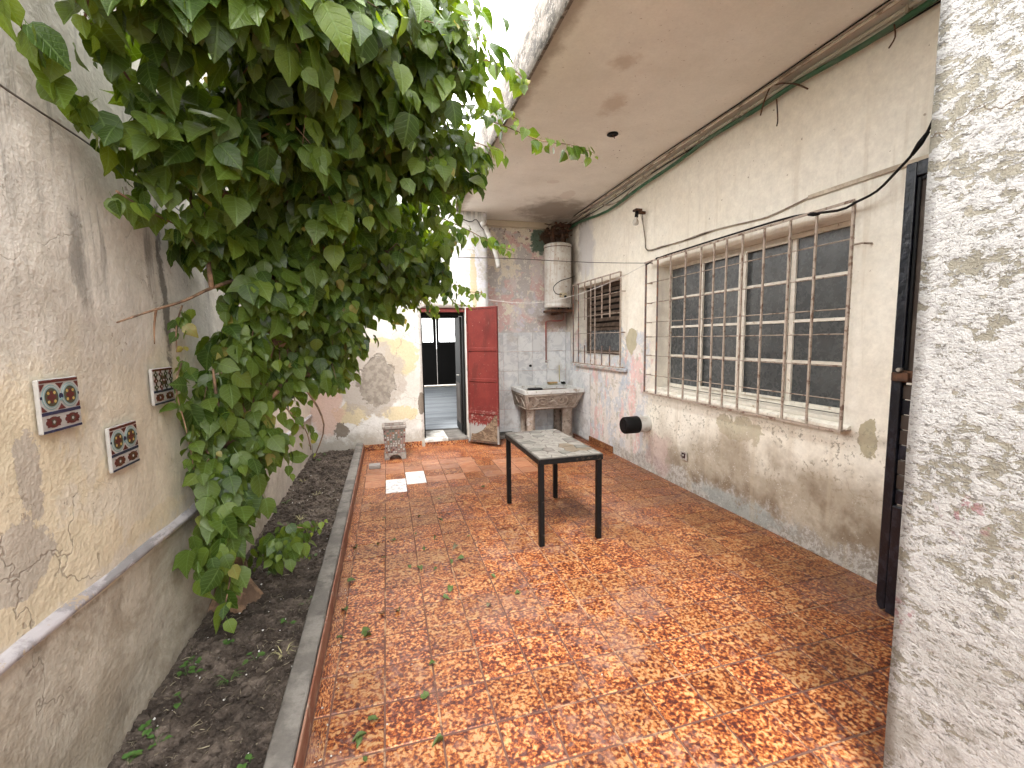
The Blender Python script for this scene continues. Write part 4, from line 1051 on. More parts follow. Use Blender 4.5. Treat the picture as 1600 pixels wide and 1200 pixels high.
M_relief = simple('carved_relief_lightened', (.40, .345, .29), .9, col2=(.28, .23, .19), scale=18, bump=.004)  # relief coloured lighter than the basin, as if its raised edges caught light
rl.build('carved_scroll', M_relief, SK)
sl = MB()
def sp(s, t): 
    return (sx0 + .055 - .047 * t - .005, sy0 + .09 + s * .5, z0 + (st - .056 - z0) * t)
sl.tube([sp(.05, .2), sp(.3, .7), sp(.6, .3), sp(.9, .75)], .007, 6, sub=4); sl.tube([sp(.05, .08), sp(1, .08)], .006, 6); sl.tube([sp(.05, .9), sp(1, .9)], .006, 6)
sl.build('carved_side', M_relief, SK)
def leg(x, y, rx, ry):
    m = MB(); prof = [(1.12, 0), (1.12, .05), (.95, .08), (.90, .25), (.96, .42), (1.08, .455), (1.08, .474)]
    n = 20; o = 0
    for s_, z in prof:
        for k in range(n):
            a = 2 * math.pi * k / n; fl_ = 1 + .035 * math.cos(a * 8) if .08 <= z <= .42 else 1
            m.v.append((x + rx * s_ * fl_ * math.cos(a), y + ry * s_ * fl_ * math.sin(a), z))
    for i in range(len(prof) - 1):
        for k in range(n):
            a, b = i * n + k, i * n + (k + 1) % n; m.f.append([a, b, b + n, a + n]); m.sm.append(True)
    return m.build('leg', M_sink, SK, origin=(x, y, 0))
leg(1.985, 6.12, .068, .075); leg(2.56, 6.13, .085, .085); leg(2.02, 6.56, .06, .06); leg(2.58, 6.56, .07, .06)
LD = thing('basin_lid', 'flat black rubber tray lying on the left of the sink rim', 'tray', (2.0, 6.06, st))
MB().prism(rrect(5.99, 6.12, 1.93, 2.14, .03), lambda u, v, h: (v, u, h), st + .002, st + .020).build('tray_base', M_blackrub, LD, bevel=.004)
MB().prism(rrect(5.995, 6.115, 1.935, 2.135, .03), lambda u, v, h: (v, u, h), st + .0205, st + .026).build('tray_rim', M_black, LD, bevel=.002)
SP = thing('scrubbing_brush', 'worn yellow brown scrubbing brush on the back of the sink', 'brush', (2.52, 6.60, st))
MB().box(2.44, 2.60, 6.60, 6.655, st + .022, st + .045).build('brush_back', simple('brush_wood', (.55, .37, .16), .7, col2=(.30, .18, .08)), SP, bevel=.006)
bb = MB()
for k in range(60): x = 2.445 + .15 * rnd.random(); y = 6.605 + .045 * rnd.random(); bb.tube([(x, y, st + .022), (x + rnd.uniform(-.004, .004), y, st + .001)], .0018, 4)
bb.build('bristles', simple('bristle', (.50, .45, .20), .8), SP)
ST = thing('scouring_pad', 'small dark scouring pad at the right back corner of the sink', 'pad', (2.69, 6.6, st))
m = MB(); lump(m, (2.69, 6.60, st + .022), .045, .6); lump(m, (2.705, 6.615, st + .030), .03, .7); m.build('pad_body', M_blackrub, ST)
MB().tube([(2.66, 6.58, st + .01), (2.70, 6.57, st + .02), (2.73, 6.59, st + .01)], .006, 6).build('pad_edge', simple('pad_green', (.10, .16, .10), .8), ST)
tag(MB().tube([(2.66, 6.672, .80), (2.655, 6.676, 1.07)], .006, 6).build('wooden_stick', simple('stick_yellow', (.52, .46, .22), .7)), 'thin yellowish stick leaning in the tiled sink corner', 'stick')
# brick at the alcove foot, low plinth behind the sink
tag(MB().box(1.50, 1.86, 6.40, 6.678, .001, .055).build('alcove_plinth', M_cement, bevel=.01), 'low rough cement strip at the foot of the tiled alcove wall', 'plinth')

# red pipe with tap
PP = thing('water_pipe', 'thin red painted water pipe with a tap above the sink', 'pipe', (2.43, 6.66, 1.1))
MB().tube([(2.72, 6.62, 1.95), (2.72, 6.655, 1.80), (2.66, 6.665, 1.775), (2.50, 6.665, 1.772), (2.437, 6.665, 1.755), (2.430, 6.665, 1.70), (2.430, 6.665, 1.12)], .011, 8, sub=3).build('pipe_run', M_redpipe, PP)
MB().tube([(2.43, 6.69, 1.10), (2.43, 6.60, 1.10), (2.43, 6.575, 1.085), (2.43, 6.57, 1.03)], .014, 10, sub=3).build('tap_spout', simple('tap_white', (.74, .73, .70), .35), PP)
MB().tube([(2.43, 6.62, 1.112), (2.43, 6.62, 1.15)], .009, 8).tube([(2.395, 6.62, 1.152), (2.465, 6.62, 1.152)], .007, 8).build('tap_handle', M_brass, PP)
tag(MB().tube([(2.17, 6.688, 1.075), (2.17, 6.660, 1.075)], .020, 12).build('blanked_outlet', M_black), 'small black plugged water outlet in the white tiles', 'outlet')

# ================================================================== water heater
HX, HY, HR = 2.545, 6.44, .205
WH = thing('water_heater', 'tall white cylindrical water heater with rust stains hung in the corner', 'water heater', (HX, HY, 1.98))
MB().lathe((HX, HY, 0), [(HR - .004, 2.02), (HR, 2.03), (HR, 2.845)], 40).build('tank', M_enamel, WH, fixn=False)
MB().lathe((HX, HY, 0), [(.0001, 2.925), (.09, 2.922), (HR - .02, 2.90), (HR + .004, 2.885), (HR + .006, 2.85), (HR - .001, 2.846)], 40).build('lid', M_enamel, WH)
MB().lathe((HX, HY, 0), [(HR - .001, 2.019), (HR + .003, 2.010), (HR + .003, 1.968), (HR - .02, 1.955), (.0001, 1.953)], 40).build('base_cap', M_enamel, WH)
MB().lathe((HX, HY, 0), [(HR + .007, 2.838), (HR + .009, 2.843), (HR + .007, 2.848)], 40).build('seam_ring', M_rust, WH)
MB().box(HX - .055, HX + .055, HY - HR - .030, HY - HR + .012, 2.10, 2.165).build('control_box', simple('valve_cream', (.62, .57, .42), .5, col2=(.40, .30, .18)), WH, bevel=.008)
MB().tube([(HX + .02, HY - HR - .028, 2.11), (HX + .02, HY - HR - .05, 2.11)], .018, 12).build('knob', M_black, WH)
MB().tube([(HX - .03, HY - HR - .03, 2.14), (HX - .13, HY - HR - .045, 2.15), (HX - .16, HY - HR - .03, 2.24), (HX - .06, HY - HR - .04, 2.33), (HX + .10, HY - HR - .02, 2.38), (HX + .24, HY - .08, 2.43)], .006, 8, sub=5).build('gas_hose', M_cable, WH)
for x in (HX - .05, HX + .10): MB().tube([(x, HY - .16, 1.955), (x, HY - .16, 1.93)], .013, 8).build('drain_stub', M_black, WH)
MB().box(HX - .16, HX + .19, HY - .13, HY + .22, 1.895, 1.930).build('wall_bracket', M_rust, WH, bevel=.003)
MB().box(HX - .02, HX + .02, HY - .10, HY + .235, 1.86, 1.894).build('bracket_arm', M_rust, WH, bevel=.003)
FT = thing('corroded_pipework', 'clump of rusty corroded pipes above the water heater', 'pipework', (2.55, 6.5, 2.93))
for pts, r in (([(2.47, 6.45, 2.92), (2.47, 6.45, 3.08), (2.50, 6.5, 3.16), (2.62, 6.52, 3.2), (2.78, 6.48, 3.2)], .022), ([(2.62, 6.42, 2.92), (2.62, 6.42, 3.02), (2.64, 6.45, 3.10), (2.77, 6.44, 3.13)], .018),
               ([(2.40, 6.60, 3.05), (2.55, 6.60, 3.07), (2.75, 6.58, 3.05)], .016), ([(2.54, 6.52, 2.93), (2.54, 6.56, 3.05), (2.48, 6.66, 3.12)], .014), ([(2.36, 6.5, 3.21), (2.5, 6.46, 3.19), (2.68, 6.38, 3.22)], .008),
               ([(2.68, 6.5, 2.93), (2.70, 6.5, 3.05), (2.66, 6.5, 3.18)], .012)):
    MB().tube(pts, r, 10, sub=4).build('pipe_length', M_rust, FT)
for c, r in (((2.47, 6.45, 3.0), .035), ((2.62, 6.42, 2.99), .03), ((2.64, 6.45, 3.10), .032), ((2.50, 6.5, 3.15), .036)):
    m = MB(); m.lathe((c[0], c[1], c[2]), [(.0001, -.03), (r, -.028), (r * 1.1, 0), (r, .028), (.0001, .03)], 12); m.build('pipe_fitting', M_rust, FT)
dbr = MB()
for k in range(34): lump(dbr, (2.40 + .36 * rnd.random(), 6.35 + .28 * rnd.random(), 3.03 + .19 * rnd.random()), rnd.uniform(.012, .03), .8)
for k in range(24):
    p = Vector((2.38 + .38 * rnd.random(), 6.32 + .3 * rnd.random(), 3.02 + .2 * rnd.random())); d = Vector((rnd.uniform(-.12, .12), rnd.uniform(-.08, .08), rnd.uniform(-.08, .08)))
    dbr.tube([p, p + d * .5 + Vector((0, 0, .01)), p + d], .004, 5)
dbr.build('rust_crust', M_rust, FT, kind='stuff')

# ================================================================== services on the house wall
VP = thing('vent_pipe', 'black capped grey pipe stub sticking out low from the house wall', 'pipe', (2.79, 4.34, .53))
MB().tube([(2.80, 4.35, .53), (2.665, 4.35, .53)], .088, 28).build('sleeve', M_pvc, VP, bevel=.003)
cp = MB(); cp.tube([(2.664, 4.35, .53), (2.655, 4.35, .53), (2.50, 4.35, .528), (2.485, 4.35, .528)], [.092, .096, .093, .082], 28, caps=True); cp.build('cap', M_blackrub, VP)
MB().tube([(2.484, 4.35, .528), (2.479, 4.35, .528)], .055, 20).build('cap_face', M_black, VP)
SB = thing('broken_socket', 'small dark broken socket box low in the damp house wall', 'socket', (2.78, 3.69, .33))
wall_holes(lambda u, v, d: (2.774 + d, u, v), 3.645, 3.74, .29, .37, [(3.658, 3.727, .303, .357)], .012).build('socket_frame', simple('socket_white', (.50, .46, .42), .7, col2=(.2, .15, .12)), SB)
MB().box(2.781, 2.7865, 3.659, 3.726, .304, .356).build('socket_recess', simple('socket_dark', (.05, .02, .02), .7), SB)
MB().tube([(2.781, 3.70, .335), (2.770, 3.695, .33)], .008, 8).build('wire_end', M_pvc, SB)
LP = thing('wall_lamp', 'rusty wall bracket with a bare light bulb above the windows', 'lamp', (2.78, 4.46, 2.85))
MB().box(2.70, 2.785, 4.44, 4.475, 2.835, 2.865).build('lamp_arm', M_rust, LP, bevel=.004)
MB().box(2.655, 2.735, 4.425, 4.50, 2.862, 2.885).build('mount_plate', M_rust, LP, bevel=.004)
MB().tube([(2.69, 4.465, 2.86), (2.685, 4.468, 2.80)], .020, 12).build('lamp_socket', M_black, LP)
bl_ = MB(); bl_.lathe((2.680, 4.47, 0), [(.014, 2.80), (.018, 2.785), (.030, 2.765), (.034, 2.745), (.028, 2.722), (.0001, 2.712)], 16)
bl_.build('bulb', simple('bulb_glass', (.62, .60, .55), .12), LP)
tag(MB().tube([(2.735, 4.46, 2.83), (2.765, 4.45, 2.70), (2.775, 4.43, 2.56), (2.775, 4.392, 2.44), (2.775, 4.1, 2.425), (2.775, 3.84, 2.412), (2.775, 3.5, 2.417), (2.775, 3.24, 2.408), (2.775, 2.95, 2.385), (2.775, 2.78, 2.378), (2.775, 2.56, 2.402), (2.775, 2.455, 2.417)], .0055, 6, sub=3).build('lamp_cable', M_cablegrey), 'thin grey cable running from the wall lamp above the big window', 'cable')
tag(MB().tube([(2.76, 4.47, 2.84), (2.77, 4.46, 2.70), (2.778, 4.44, 2.58), (2.77, 4.37, 2.43), (2.776, 4.0, 2.415), (2.776, 3.6, 2.405), (2.776, 3.30, 2.412), (2.776, 3.0, 2.39)], .0035, 6, sub=3).build('lamp_cable', M_cable), 'thin black second lamp wire twisted beside the grey cable', 'cable')
tag(MB().box(2.771, 2.7805, 1.46, 2.455, 2.405, 2.432).build('cable_trunking', M_conduit, bevel=.002), 'flat cream cable trunking above the steel door', 'trunking')
tag(MB().tube([(2.60, 1.50, 2.86), (2.70, 1.718, 2.533), (2.70, 1.775, 2.446), (2.70, 1.861, 2.371), (2.70, 1.955, 2.300), (2.695, 2.06, 2.272), (2.693, 2.175, 2.252), (2.70, 2.489, 2.300), (2.70, 3.012, 2.306), (2.70, 3.552, 2.304), (2.70, 4.046, 2.298), (2.70, 4.29, 2.262)], .0075, 8, sub=3).build('black_cable', M_cable), 'thick black cable sagging onto the top rail of the large window grille', 'cable')
for ti, (a, b) in enumerate( (((2.698, 2.30, 2.268), (2.698, 2.38, 2.283)), ((2.70, 1.79, 2.43), (2.70, 1.72, 2.52)), ((2.70, 4.05, 2.297), (2.70, 4.11, 2.291)))):
    tp = MB(); tp.tube([a, ((a[0]+b[0])/2, (a[1]+b[1])/2, (a[2]+b[2])/2), b], [.009, .015, .009], 8)
    tag(tp.build('tape_wrap', M_blackrub), ['black tape lump on the thick cable at the right end of the big grille', 'black tape sleeve on the cable beside the whitewashed wall', 'small tape lump on the cable at the left end of the big grille'][ti], 'tape')
def run(name, pts, r, mat, label, cat='cable', sub=3): return tag(MB().tube(pts, r, 8, sub=sub).build(name, mat), label, cat)
run('green_hose', [(2.74, 6.50, 3.13), (2.735, 6.089, 3.150), (2.735, 5.222, 3.075), (2.735, 4.49, 3.125), (2.735, 3.824, 3.150), (2.735, 3.391, 3.185), (2.735, 2.908, 3.180), (2.735, 2.531, 3.188), (2.735, 2.112, 3.165), (2.735, 1.70, 3.175), (2.735, 1.0, 3.18)], .017, M_hose, 'green hose hanging along the top of the house wall under the porch', 'hose')
run('ceiling_pipe', [(2.765, 6.40, 3.225), (2.765, 4.80, 3.235), (2.765, 3.6, 3.236), (2.765, 2.3, 3.236), (2.765, 1.0, 3.236)], .013, M_pipepale, 'grey conduit tube tight in the corner between wall and porch ceiling', 'conduit')
run('ceiling_pipe', [(2.72, 6.30, 3.256), (2.705, 4.7, 3.256), (2.70, 3.3, 3.256), (2.69, 2.1, 3.256), (2.69, 1.0, 3.256)], .011, M_pipepale, 'slim grey conduit pressed on the porch ceiling next to the wall', 'conduit')
run('ceiling_wire', [(2.76, 6.45, 3.19), (2.765, 5.2, 3.185), (2.76, 4.4, 3.21), (2.76, 3.5, 3.205), (2.75, 2.8, 3.20), (2.76, 2.0, 3.165), (2.76, 1.2, 3.16)], .006, M_cable, 'thin black wire between the green hose and the conduit tube', 'cable')
run('ceiling_wire', [(2.70, 6.2, 3.262), (2.675, 5.0, 3.260), (2.66, 4.0, 3.262), (2.665, 3.0, 3.26), (2.65, 2.0, 3.262), (2.65, 1.1, 3.26)], .005, M_cable, 'thin black wire pinned on the porch ceiling beside the conduits', 'cable')
run('loose_cable', [(2.76, 5.4, 3.20), (2.74, 5.2, 3.14), (2.75, 4.9, 3.12), (2.75, 4.6, 3.19), (2.76, 4.3, 3.21)], .008, M_cablegrey, 'slack loop of pale cable near the heater end of the hose', 'cable')
run('loose_wire', [(2.70, 2.814, 3.096), (2.70, 2.78, 3.19), (2.70, 2.729, 3.256), (2.70, 2.68, 3.24), (2.70, 2.634, 3.225), (2.70, 2.52, 3.16), (2.70, 2.431, 3.085)], .005, M_rust, 'bent rusty wire hook hanging over the green hose', 'wire')
run('loose_wire', [(2.70, 2.675, 3.14), (2.695, 2.66, 3.06), (2.70, 2.658, 2.99), (2.705, 2.67, 2.96)], .0045, M_rust, 'short rusty wire end dangling below the green hose', 'wire')
run('loose_wire', [(2.71, 1.93, 3.16), (2.71, 1.92, 3.09), (2.71, 1.95, 3.05)], .004, M_rust, 'tiny wire end hanging from the hose near the whitewashed wall', 'wire')
for y in (6.0, 5.1, 4.45, 3.75, 3.05, 2.45, 1.9):
    tag(MB().box(2.748, 2.789, y - .008, y + .008, 3.205, 3.246).build('pipe_clip', M_conduit, bevel=.002), {6.0: 'conduit clip nearest the water heater, in the ceiling corner', 5.1: 'conduit clip in the ceiling corner above the smaller grille', 4.45: 'conduit clip in the ceiling corner right above the wall lamp', 3.75: 'conduit clip in the ceiling corner above the left half of the big window', 3.05: 'conduit clip in the ceiling corner above the middle of the big window', 2.45: 'conduit clip in the ceiling corner above the right half of the big window', 1.9: 'conduit clip in the ceiling corner nearest the whitewashed wall'}[y], 'clip', 'clips holding the ceiling conduit')
CH = thing('ceiling_rose', 'small black broken ceiling rose in the porch soffit', 'ceiling rose', (1.98, 3.70, 3.27))
MB().lathe((1.98, 3.70, 0), [(.048, 3.269), (.050, 3.262), (.036, 3.255), (.030, 3.262), (.0001, 3.263)], 18).build('rose_body', M_blackrub, CH)
MB().tube([(1.98, 3.70, 3.262), (1.985, 3.69, 3.24), (2.00, 3.70, 3.235)], .004, 6).build('wire_end', M_rust, CH)

# pvc downpipe, washing lines, wall wire
DPp = thing('drain_pipe', 'grey plastic drain pipe elbowing down where the porch meets the end wall', 'pipe', (1.45, 6.25, 2.9))
MB().tube([(1.37, 6.23, 3.09), (1.43, 6.23, 2.96), (1.50, 6.24, 2.80), (1.56, 6.25, 2.62), (1.575, 6.25, 2.50)], .034, 14, sub=3).build('pipe_run', M_pvc, DPp)
MB().tube([(1.355, 6.23, 3.12), (1.385, 6.23, 3.055)], .043, 14).build('pipe_collar', M_pvc, DPp)
run('roof_wire', [(.99, 6.30, 3.20), (1.18, 6.28, 3.12), (1.27, 6.26, 3.15), (1.33, 6.24, 3.05), (1.38, 6.24, 3.0)], .006, M_cable, 'black wire looping from the roof edge to the drain pipe', 'wire')
tag(MB().tube([(1.47, 6.66, 2.35), (1.475, 6.65, 2.27), (1.465, 6.65, 2.19)], [.012, .022, .012], 8, sub=3).build('wall_hook', M_black), 'black hook on the flaking alcove wall below the drain pipe', 'hook')
run('washing_line', [(.55, 3.42, 2.115), (1.02, 3.6, 2.155), (1.9, 3.97, 2.212), (2.70, 4.29, 2.283)], .0032, M_wire, 'dark washing line stretched from the tree to the large grille corner', 'washing line')
run('washing_line', [(1.44, 6.30, 2.06), (1.75, 6.06, 2.0), (2.05, 5.75, 1.985), (2.35, 5.30, 2.045), (2.56, 4.75, 2.15), (2.70, 4.30, 2.27)], .0035, M_wirew, 'white washing line sagging past the water heater to the grille corner', 'washing line')
run('wall_wire', [(-.975, 1.2, 2.215), (-.972, 1.64, 2.199), (-.968, 1.93, 2.197), (-.965, 2.4, 2.178), (-.95, 2.909, 2.145), (-.7, 3.6, 2.02), (-.45, 4.2, 1.95)], .0032, M_wire, 'thin dark wire stretched along the upper left wall into the tree', 'wire')

# ================================================================== painted plaques on the left wall
MP = {k: simple('plaque_' + k, c, .25, scale=30, spec=.5) for k, c in dict(white=(.37, .355, .33), maroon=(.085, .016, .013), navy=(.014, .018, .055), teal=(.17, .27, .27), dark=(.055, .05, .028), gold=(.40, .28, .09)).items()}
def plaque(y0, z0, w, h, label, kind):
    t = thing('ceramic_plaque', label, 'tile plaque', (-.985, (y0 + w / 2) * .979, z0 + h / 2), 'painted ceramic plaques on the left wall')
    k_ = .979; y0, z0, w, h = y0 * k_, 1.5 + (z0 - 1.5) * k_, w * k_, h * k_; X = -.979
    P = lambda u, v, d: (X + d, y0 + u * w, z0 + v * h)
    MB().box(-.992, X - .0001, y0, y0 + w, z0, z0 + h).build('plaque_body', MP['white'], t, bevel=.003)
    L_ = {k: MB() for k in MP}
    def rect(c, u0, u1, v0, v1, d=.0012): L_[c].prism([(u0, v0), (u1, v0), (u1, v1), (u0, v1)], P, .0002, d)
    def disc(c, u, v, r, d, n=20, k=1.0): L_[c].prism([(u + r * math.cos(2 * math.pi * i / n), v + r * w / h * math.sin(2 * math.pi * i / n) * k) for i in range(n)], P, .0002, d)
    def flower(c, u, v, r, n, d): L_[c].prism([(u + r * (1 + .28 * math.cos(n * a)) * math.cos(a), v + r * w / h * (1 + .28 * math.cos(n * a)) * math.sin(a)) for a in (2 * math.pi * i / 48 for i in range(48))], P, .0002, d)
    rect('maroon', .03, .97, .93, .985); rect('navy', .02, .98, .335, .395); rect('navy', .02, .98, .01, .055)
    if kind == 0:
        for u in (.27, .73):
            disc('teal', u, .66, .215, .0012, 28); disc('white', u, .66, .196, .0016, 28); disc('teal', u, .66, .180, .002, 28); disc('dark', u, .66, .158, .0024, 28)
            flower('maroon', u, .66, .085, 4, .0028)
            for a in range(4):
                disc('gold', u + .105 * math.cos(math.pi / 4 + a * math.pi / 2), .66 + .105 * w / h * math.sin(math.pi / 4 + a * math.pi / 2), .027, .003, 10)
        disc('navy', .5, .66, .05, .0026, 14); disc('teal', .5, .60, .03, .003, 10); rect('navy', .02, .06, .64, .69); rect('navy', .94, .98, .64, .69)
        for s in (0, 1):
            v0, v1 = (.91, .80) if s else (.41, .52)
            L_['maroon'].prism([(.40, v0), (.60, v0), (.54, (v0 + v1) / 2), (.5, v1), (.46, (v0 + v1) / 2)], P, .0002, .0014)
        for (a, b) in ((.03, .14), (.97, .86)):
            L_['maroon'].prism([(a, .91), (b, .91), (a, .78)], P, .0002, .0014); L_['maroon'].prism([(a, .41), (b, .41), (a, .52)], P, .0002, .0014)
    else:
        for i in range(4):
            for j in range(3):
                u, v = .15 + i * .235, .49 + j * .17
                flower('maroon' if (i + j) % 2 else 'dark', u, v, .075, 4, .0014); disc('white', u, v, .022, .0018, 8)
        flower('dark', .5, .66, .12, 6, .0016); flower('maroon', .5, .66, .075, 4, .002); disc('white', .5, .66, .026, .0024, 10)
    for u in (.27, .74):
        L_['maroon'].prism([(u + .17 * (1 + .10 * math.cos(8 * a)) * math.copysign(abs(math.cos(a)) ** .6, math.cos(a)), .195 + .095 * (1 + .10 * math.cos(8 * a)) * math.copysign(abs(math.sin(a)) ** .6, math.sin(a))) for a in (2 * math.pi * i / 40 for i in range(40))], P, .0002, .0014)
        flower('dark', u, .195, .05, 5, .0018); disc('white', u, .195, .026, .0022, 10)
    for k, m_ in L_.items():
        if m_.v: m_.build('painted_' + k, MP[k], t, kind='stuff')
plaque(1.646, 1.232, .182, .166, 'painted ceramic plaque with two round medallions, leftmost and largest looking of the three', 0)
plaque(1.964, 1.022, .192, .170, 'painted ceramic plaque with two medallions, the lowest one, nearer the tree', 0)
plaque(2.318, 1.226, .200, .164, 'painted ceramic plaque with dense flower pattern half covered by tree leaves', 1)

# ================================================================== planter, loose brick
PL = thing('mosaic_planter', 'square mosaic planter with arched foot against the end wall', 'planter', (.055, 5.85, 0))
def pring(hw, z): return [(.055 - hw, 5.85 - hw, z), (.055 + hw, 5.85 - hw, z), (.055 + hw, 5.85 + hw, z), (.055 - hw, 5.85 + hw, z)]
M_pot = simple('planter_mortar', (.17, .14, .12), .85, scale=25, bump=.003); M_potrim = simple('planter_pale_rim', (.26, .235, .21), .7, col2=(.17, .125, .105), scale=30)
m = MB(); lv = [pring(.118, .085), pring(.136, .40), pring(.112, .40), pring(.100, .30)]
m.add([v for l in lv for v in l], [(k * 4 + i, k * 4 + (i + 1) % 4, k * 4 + 4 + (i + 1) % 4, k * 4 + 4 + i) for k in range(3) for i in range(4)] + [(12, 13, 14, 15), (0, 1, 2, 3)])
m.build('planter_body', M_pot, PL, bevel=.004)
m = MB(); lv = [pring(.147, .401), pring(.150, .432), pring(.118, .434), pring(.113, .401)]
m.add([v for l in lv for v in l], [(k * 4 + i, k * 4 + (i + 1) % 4, k * 4 + 4 + (i + 1) % 4, k * 4 + 4 + i) for k in range(3) for i in range(4)])
m.build('planter_rim', M_potrim, PL, bevel=.003)
arch = [(-.135, .001), (-.080, .001)] + [(.072 * -math.cos(a), .012 + .055 * math.sin(a)) for a in (math.pi * i / 12 for i in range(13))] + [(.080, .001), (.135, .001), (.122, .084), (-.122, .084)]
for s, (y0, y1) in enumerate(((5.85 - .135, 5.85 - .112), (5.85 + .112, 5.85 + .135))):
    MB().prism(arch, lambda u, v, h: (.055 + u, h, v), y0, y1).build('foot', M_potrim, PL, bevel=.002)
for x0 in (-.08, .167): MB().box(x0, x0 + .023, 5.739, 5.961, .001, .084).build('foot', M_potrim, PL, bevel=.002)
MB().box(-.05, .16, 5.745, 5.955, .302, .36).build('planter_soil', M_soil, PL)
Mch = [simple('chip_' + n_, c_, .35) for n_, c_ in (('maroon', (.09, .020, .024)), ('white', (.36, .34, .31)), ('green', (.075, .11, .085)), ('orange', (.26, .11, .055)), ('pink', (.25, .14, .125)))]
chs = [MB() for _ in Mch]
for side in range(2):
    for r_ in range(11):
        z = .10 + r_ * .027
        for c_ in range(8):
            hw = .118 + (.136 - .118) * (z - .085) / .315
            u = -hw + .014 + c_ * (2 * hw - .028) / 7 + rnd.uniform(-.004, .004); k = rnd.choice((0, 1, 1, 2, 2, 3, 4, 4)) if r_ > 4 else rnd.choice((0, 1, 3, 4, 4, 1))
            a = .0105 * rnd.uniform(.7, 1.1)
            pts = [(u - a, z - a), (u + a, z - a * .8), (u + a * .9, z + a), (u - a * .8, z + a * .9)]
            if side == 0: chs[k].prism(pts, lambda p, q2, h: (.055 + p, 5.85 - hw - .0005 - h, q2), 0, .003)
            else: chs[k].prism(pts, lambda p, q2, h: (.055 - hw - .0005 - h, 5.85 + p, q2), 0, .003)
for k, m_ in enumerate(chs): m_.build('mosaic_chips', Mch[k], PL, kind='stuff')
tag(MB().box(-.255, -.125, 5.36, 5.46, .0015, .05).build('loose_brick', simple('brick_grey', (.24, .215, .20), .9, scale=25, bump=.004), bevel=.006), 'small grey brick fragment lying on the tiles by the planter', 'brick')

# grit and crumbs on the floor
gr = MB()
for k in range(420):
    if k % 3 == 0: x = -.33 + abs(rnd.gauss(0, .05)); y = rnd.uniform(1.4, 6.2)
    elif k % 3 == 1: x = 2.775 - abs(rnd.gauss(0, .06)); y = rnd.uniform(1.9, 5.8)
    else: x = rnd.uniform(-.3, 2.6); y = rnd.uniform(1.3, 6.0)
    lump(gr, (x, y, .0025), rnd.uniform(.0015, .0048), .6)
tag(gr.build('floor_grit', simple('grit_mixed', (.055, .04, .03), .9, col2=(.40, .38, .34), scale=3, thr=(.50, .52)), kind='stuff', fixn=False), 'fine dark and pale crumbs scattered over the orange tiles', 'grit')

# ================================================================== the tree
TR = thing('garden_tree', 'leafy tree with heart shaped leaves rooted in the bed and leaning over the courtyard', 'tree', (-.88, 2.78, .03))
trunk_pts = [(-.86, 2.72, -.06), (-.88, 2.76, .06), (-.91, 2.78, .30), (-.90, 2.80, .58), (-.86, 2.84, .90), (-.77, 2.90, 1.20), (-.64, 2.96, 1.50), (-.50, 3.0, 1.85), (-.36, 3.0, 2.2), (-.22, 2.95, 2.6), (-.1, 2.85, 3.0)]
trunk_r = [.105, .085, .070, .060, .056, .052, .048, .042, .034, .026, .014]
MB().tube(trunk_pts, trunk_r, 12, sub=5).build('trunk', M_bark, TR)
rt = MB(); nn = 28
for k, (rr_, z) in enumerate(((.155, -.02), (.135, .03), (.112, .07), (.092, .12), (.080, .18), (.073, .25))):
    for q_ in range(nn):
        a_ = 2 * math.pi * q_ / nn; f_ = 1 + (.20 * (1 - k / 5)) * math.cos(a_ * 5 + .6) * .8 + .10 * mnoise.noise(Vector((math.cos(a_) * 2, math.sin(a_) * 2, z * 9)))
        rt.v.append((-.875 - .03 * k / 5 + rr_ * f_ * math.cos(a_), 2.755 + .02 * k / 5 + rr_ * f_ * math.sin(a_), z))
for k in range(5):
    for q_ in range(nn): rt.f.append([k * nn + q_, k * nn + (q_ + 1) % nn, (k + 1) * nn + (q_ + 1) % nn, (k + 1) * nn + q_]); rt.sm.append(True)
rt.build('root_flare', M_bark, TR)
tp_ = [Vector(p) for p in trunk_pts]
def on_trunk(z):
    for a, b in zip(tp_, tp_[1:]):
        if a.z <= z <= b.z: return a.lerp(b, (z - a.z) / (b.z - a.z))
    return tp_[-1]
lr = random.Random(42)
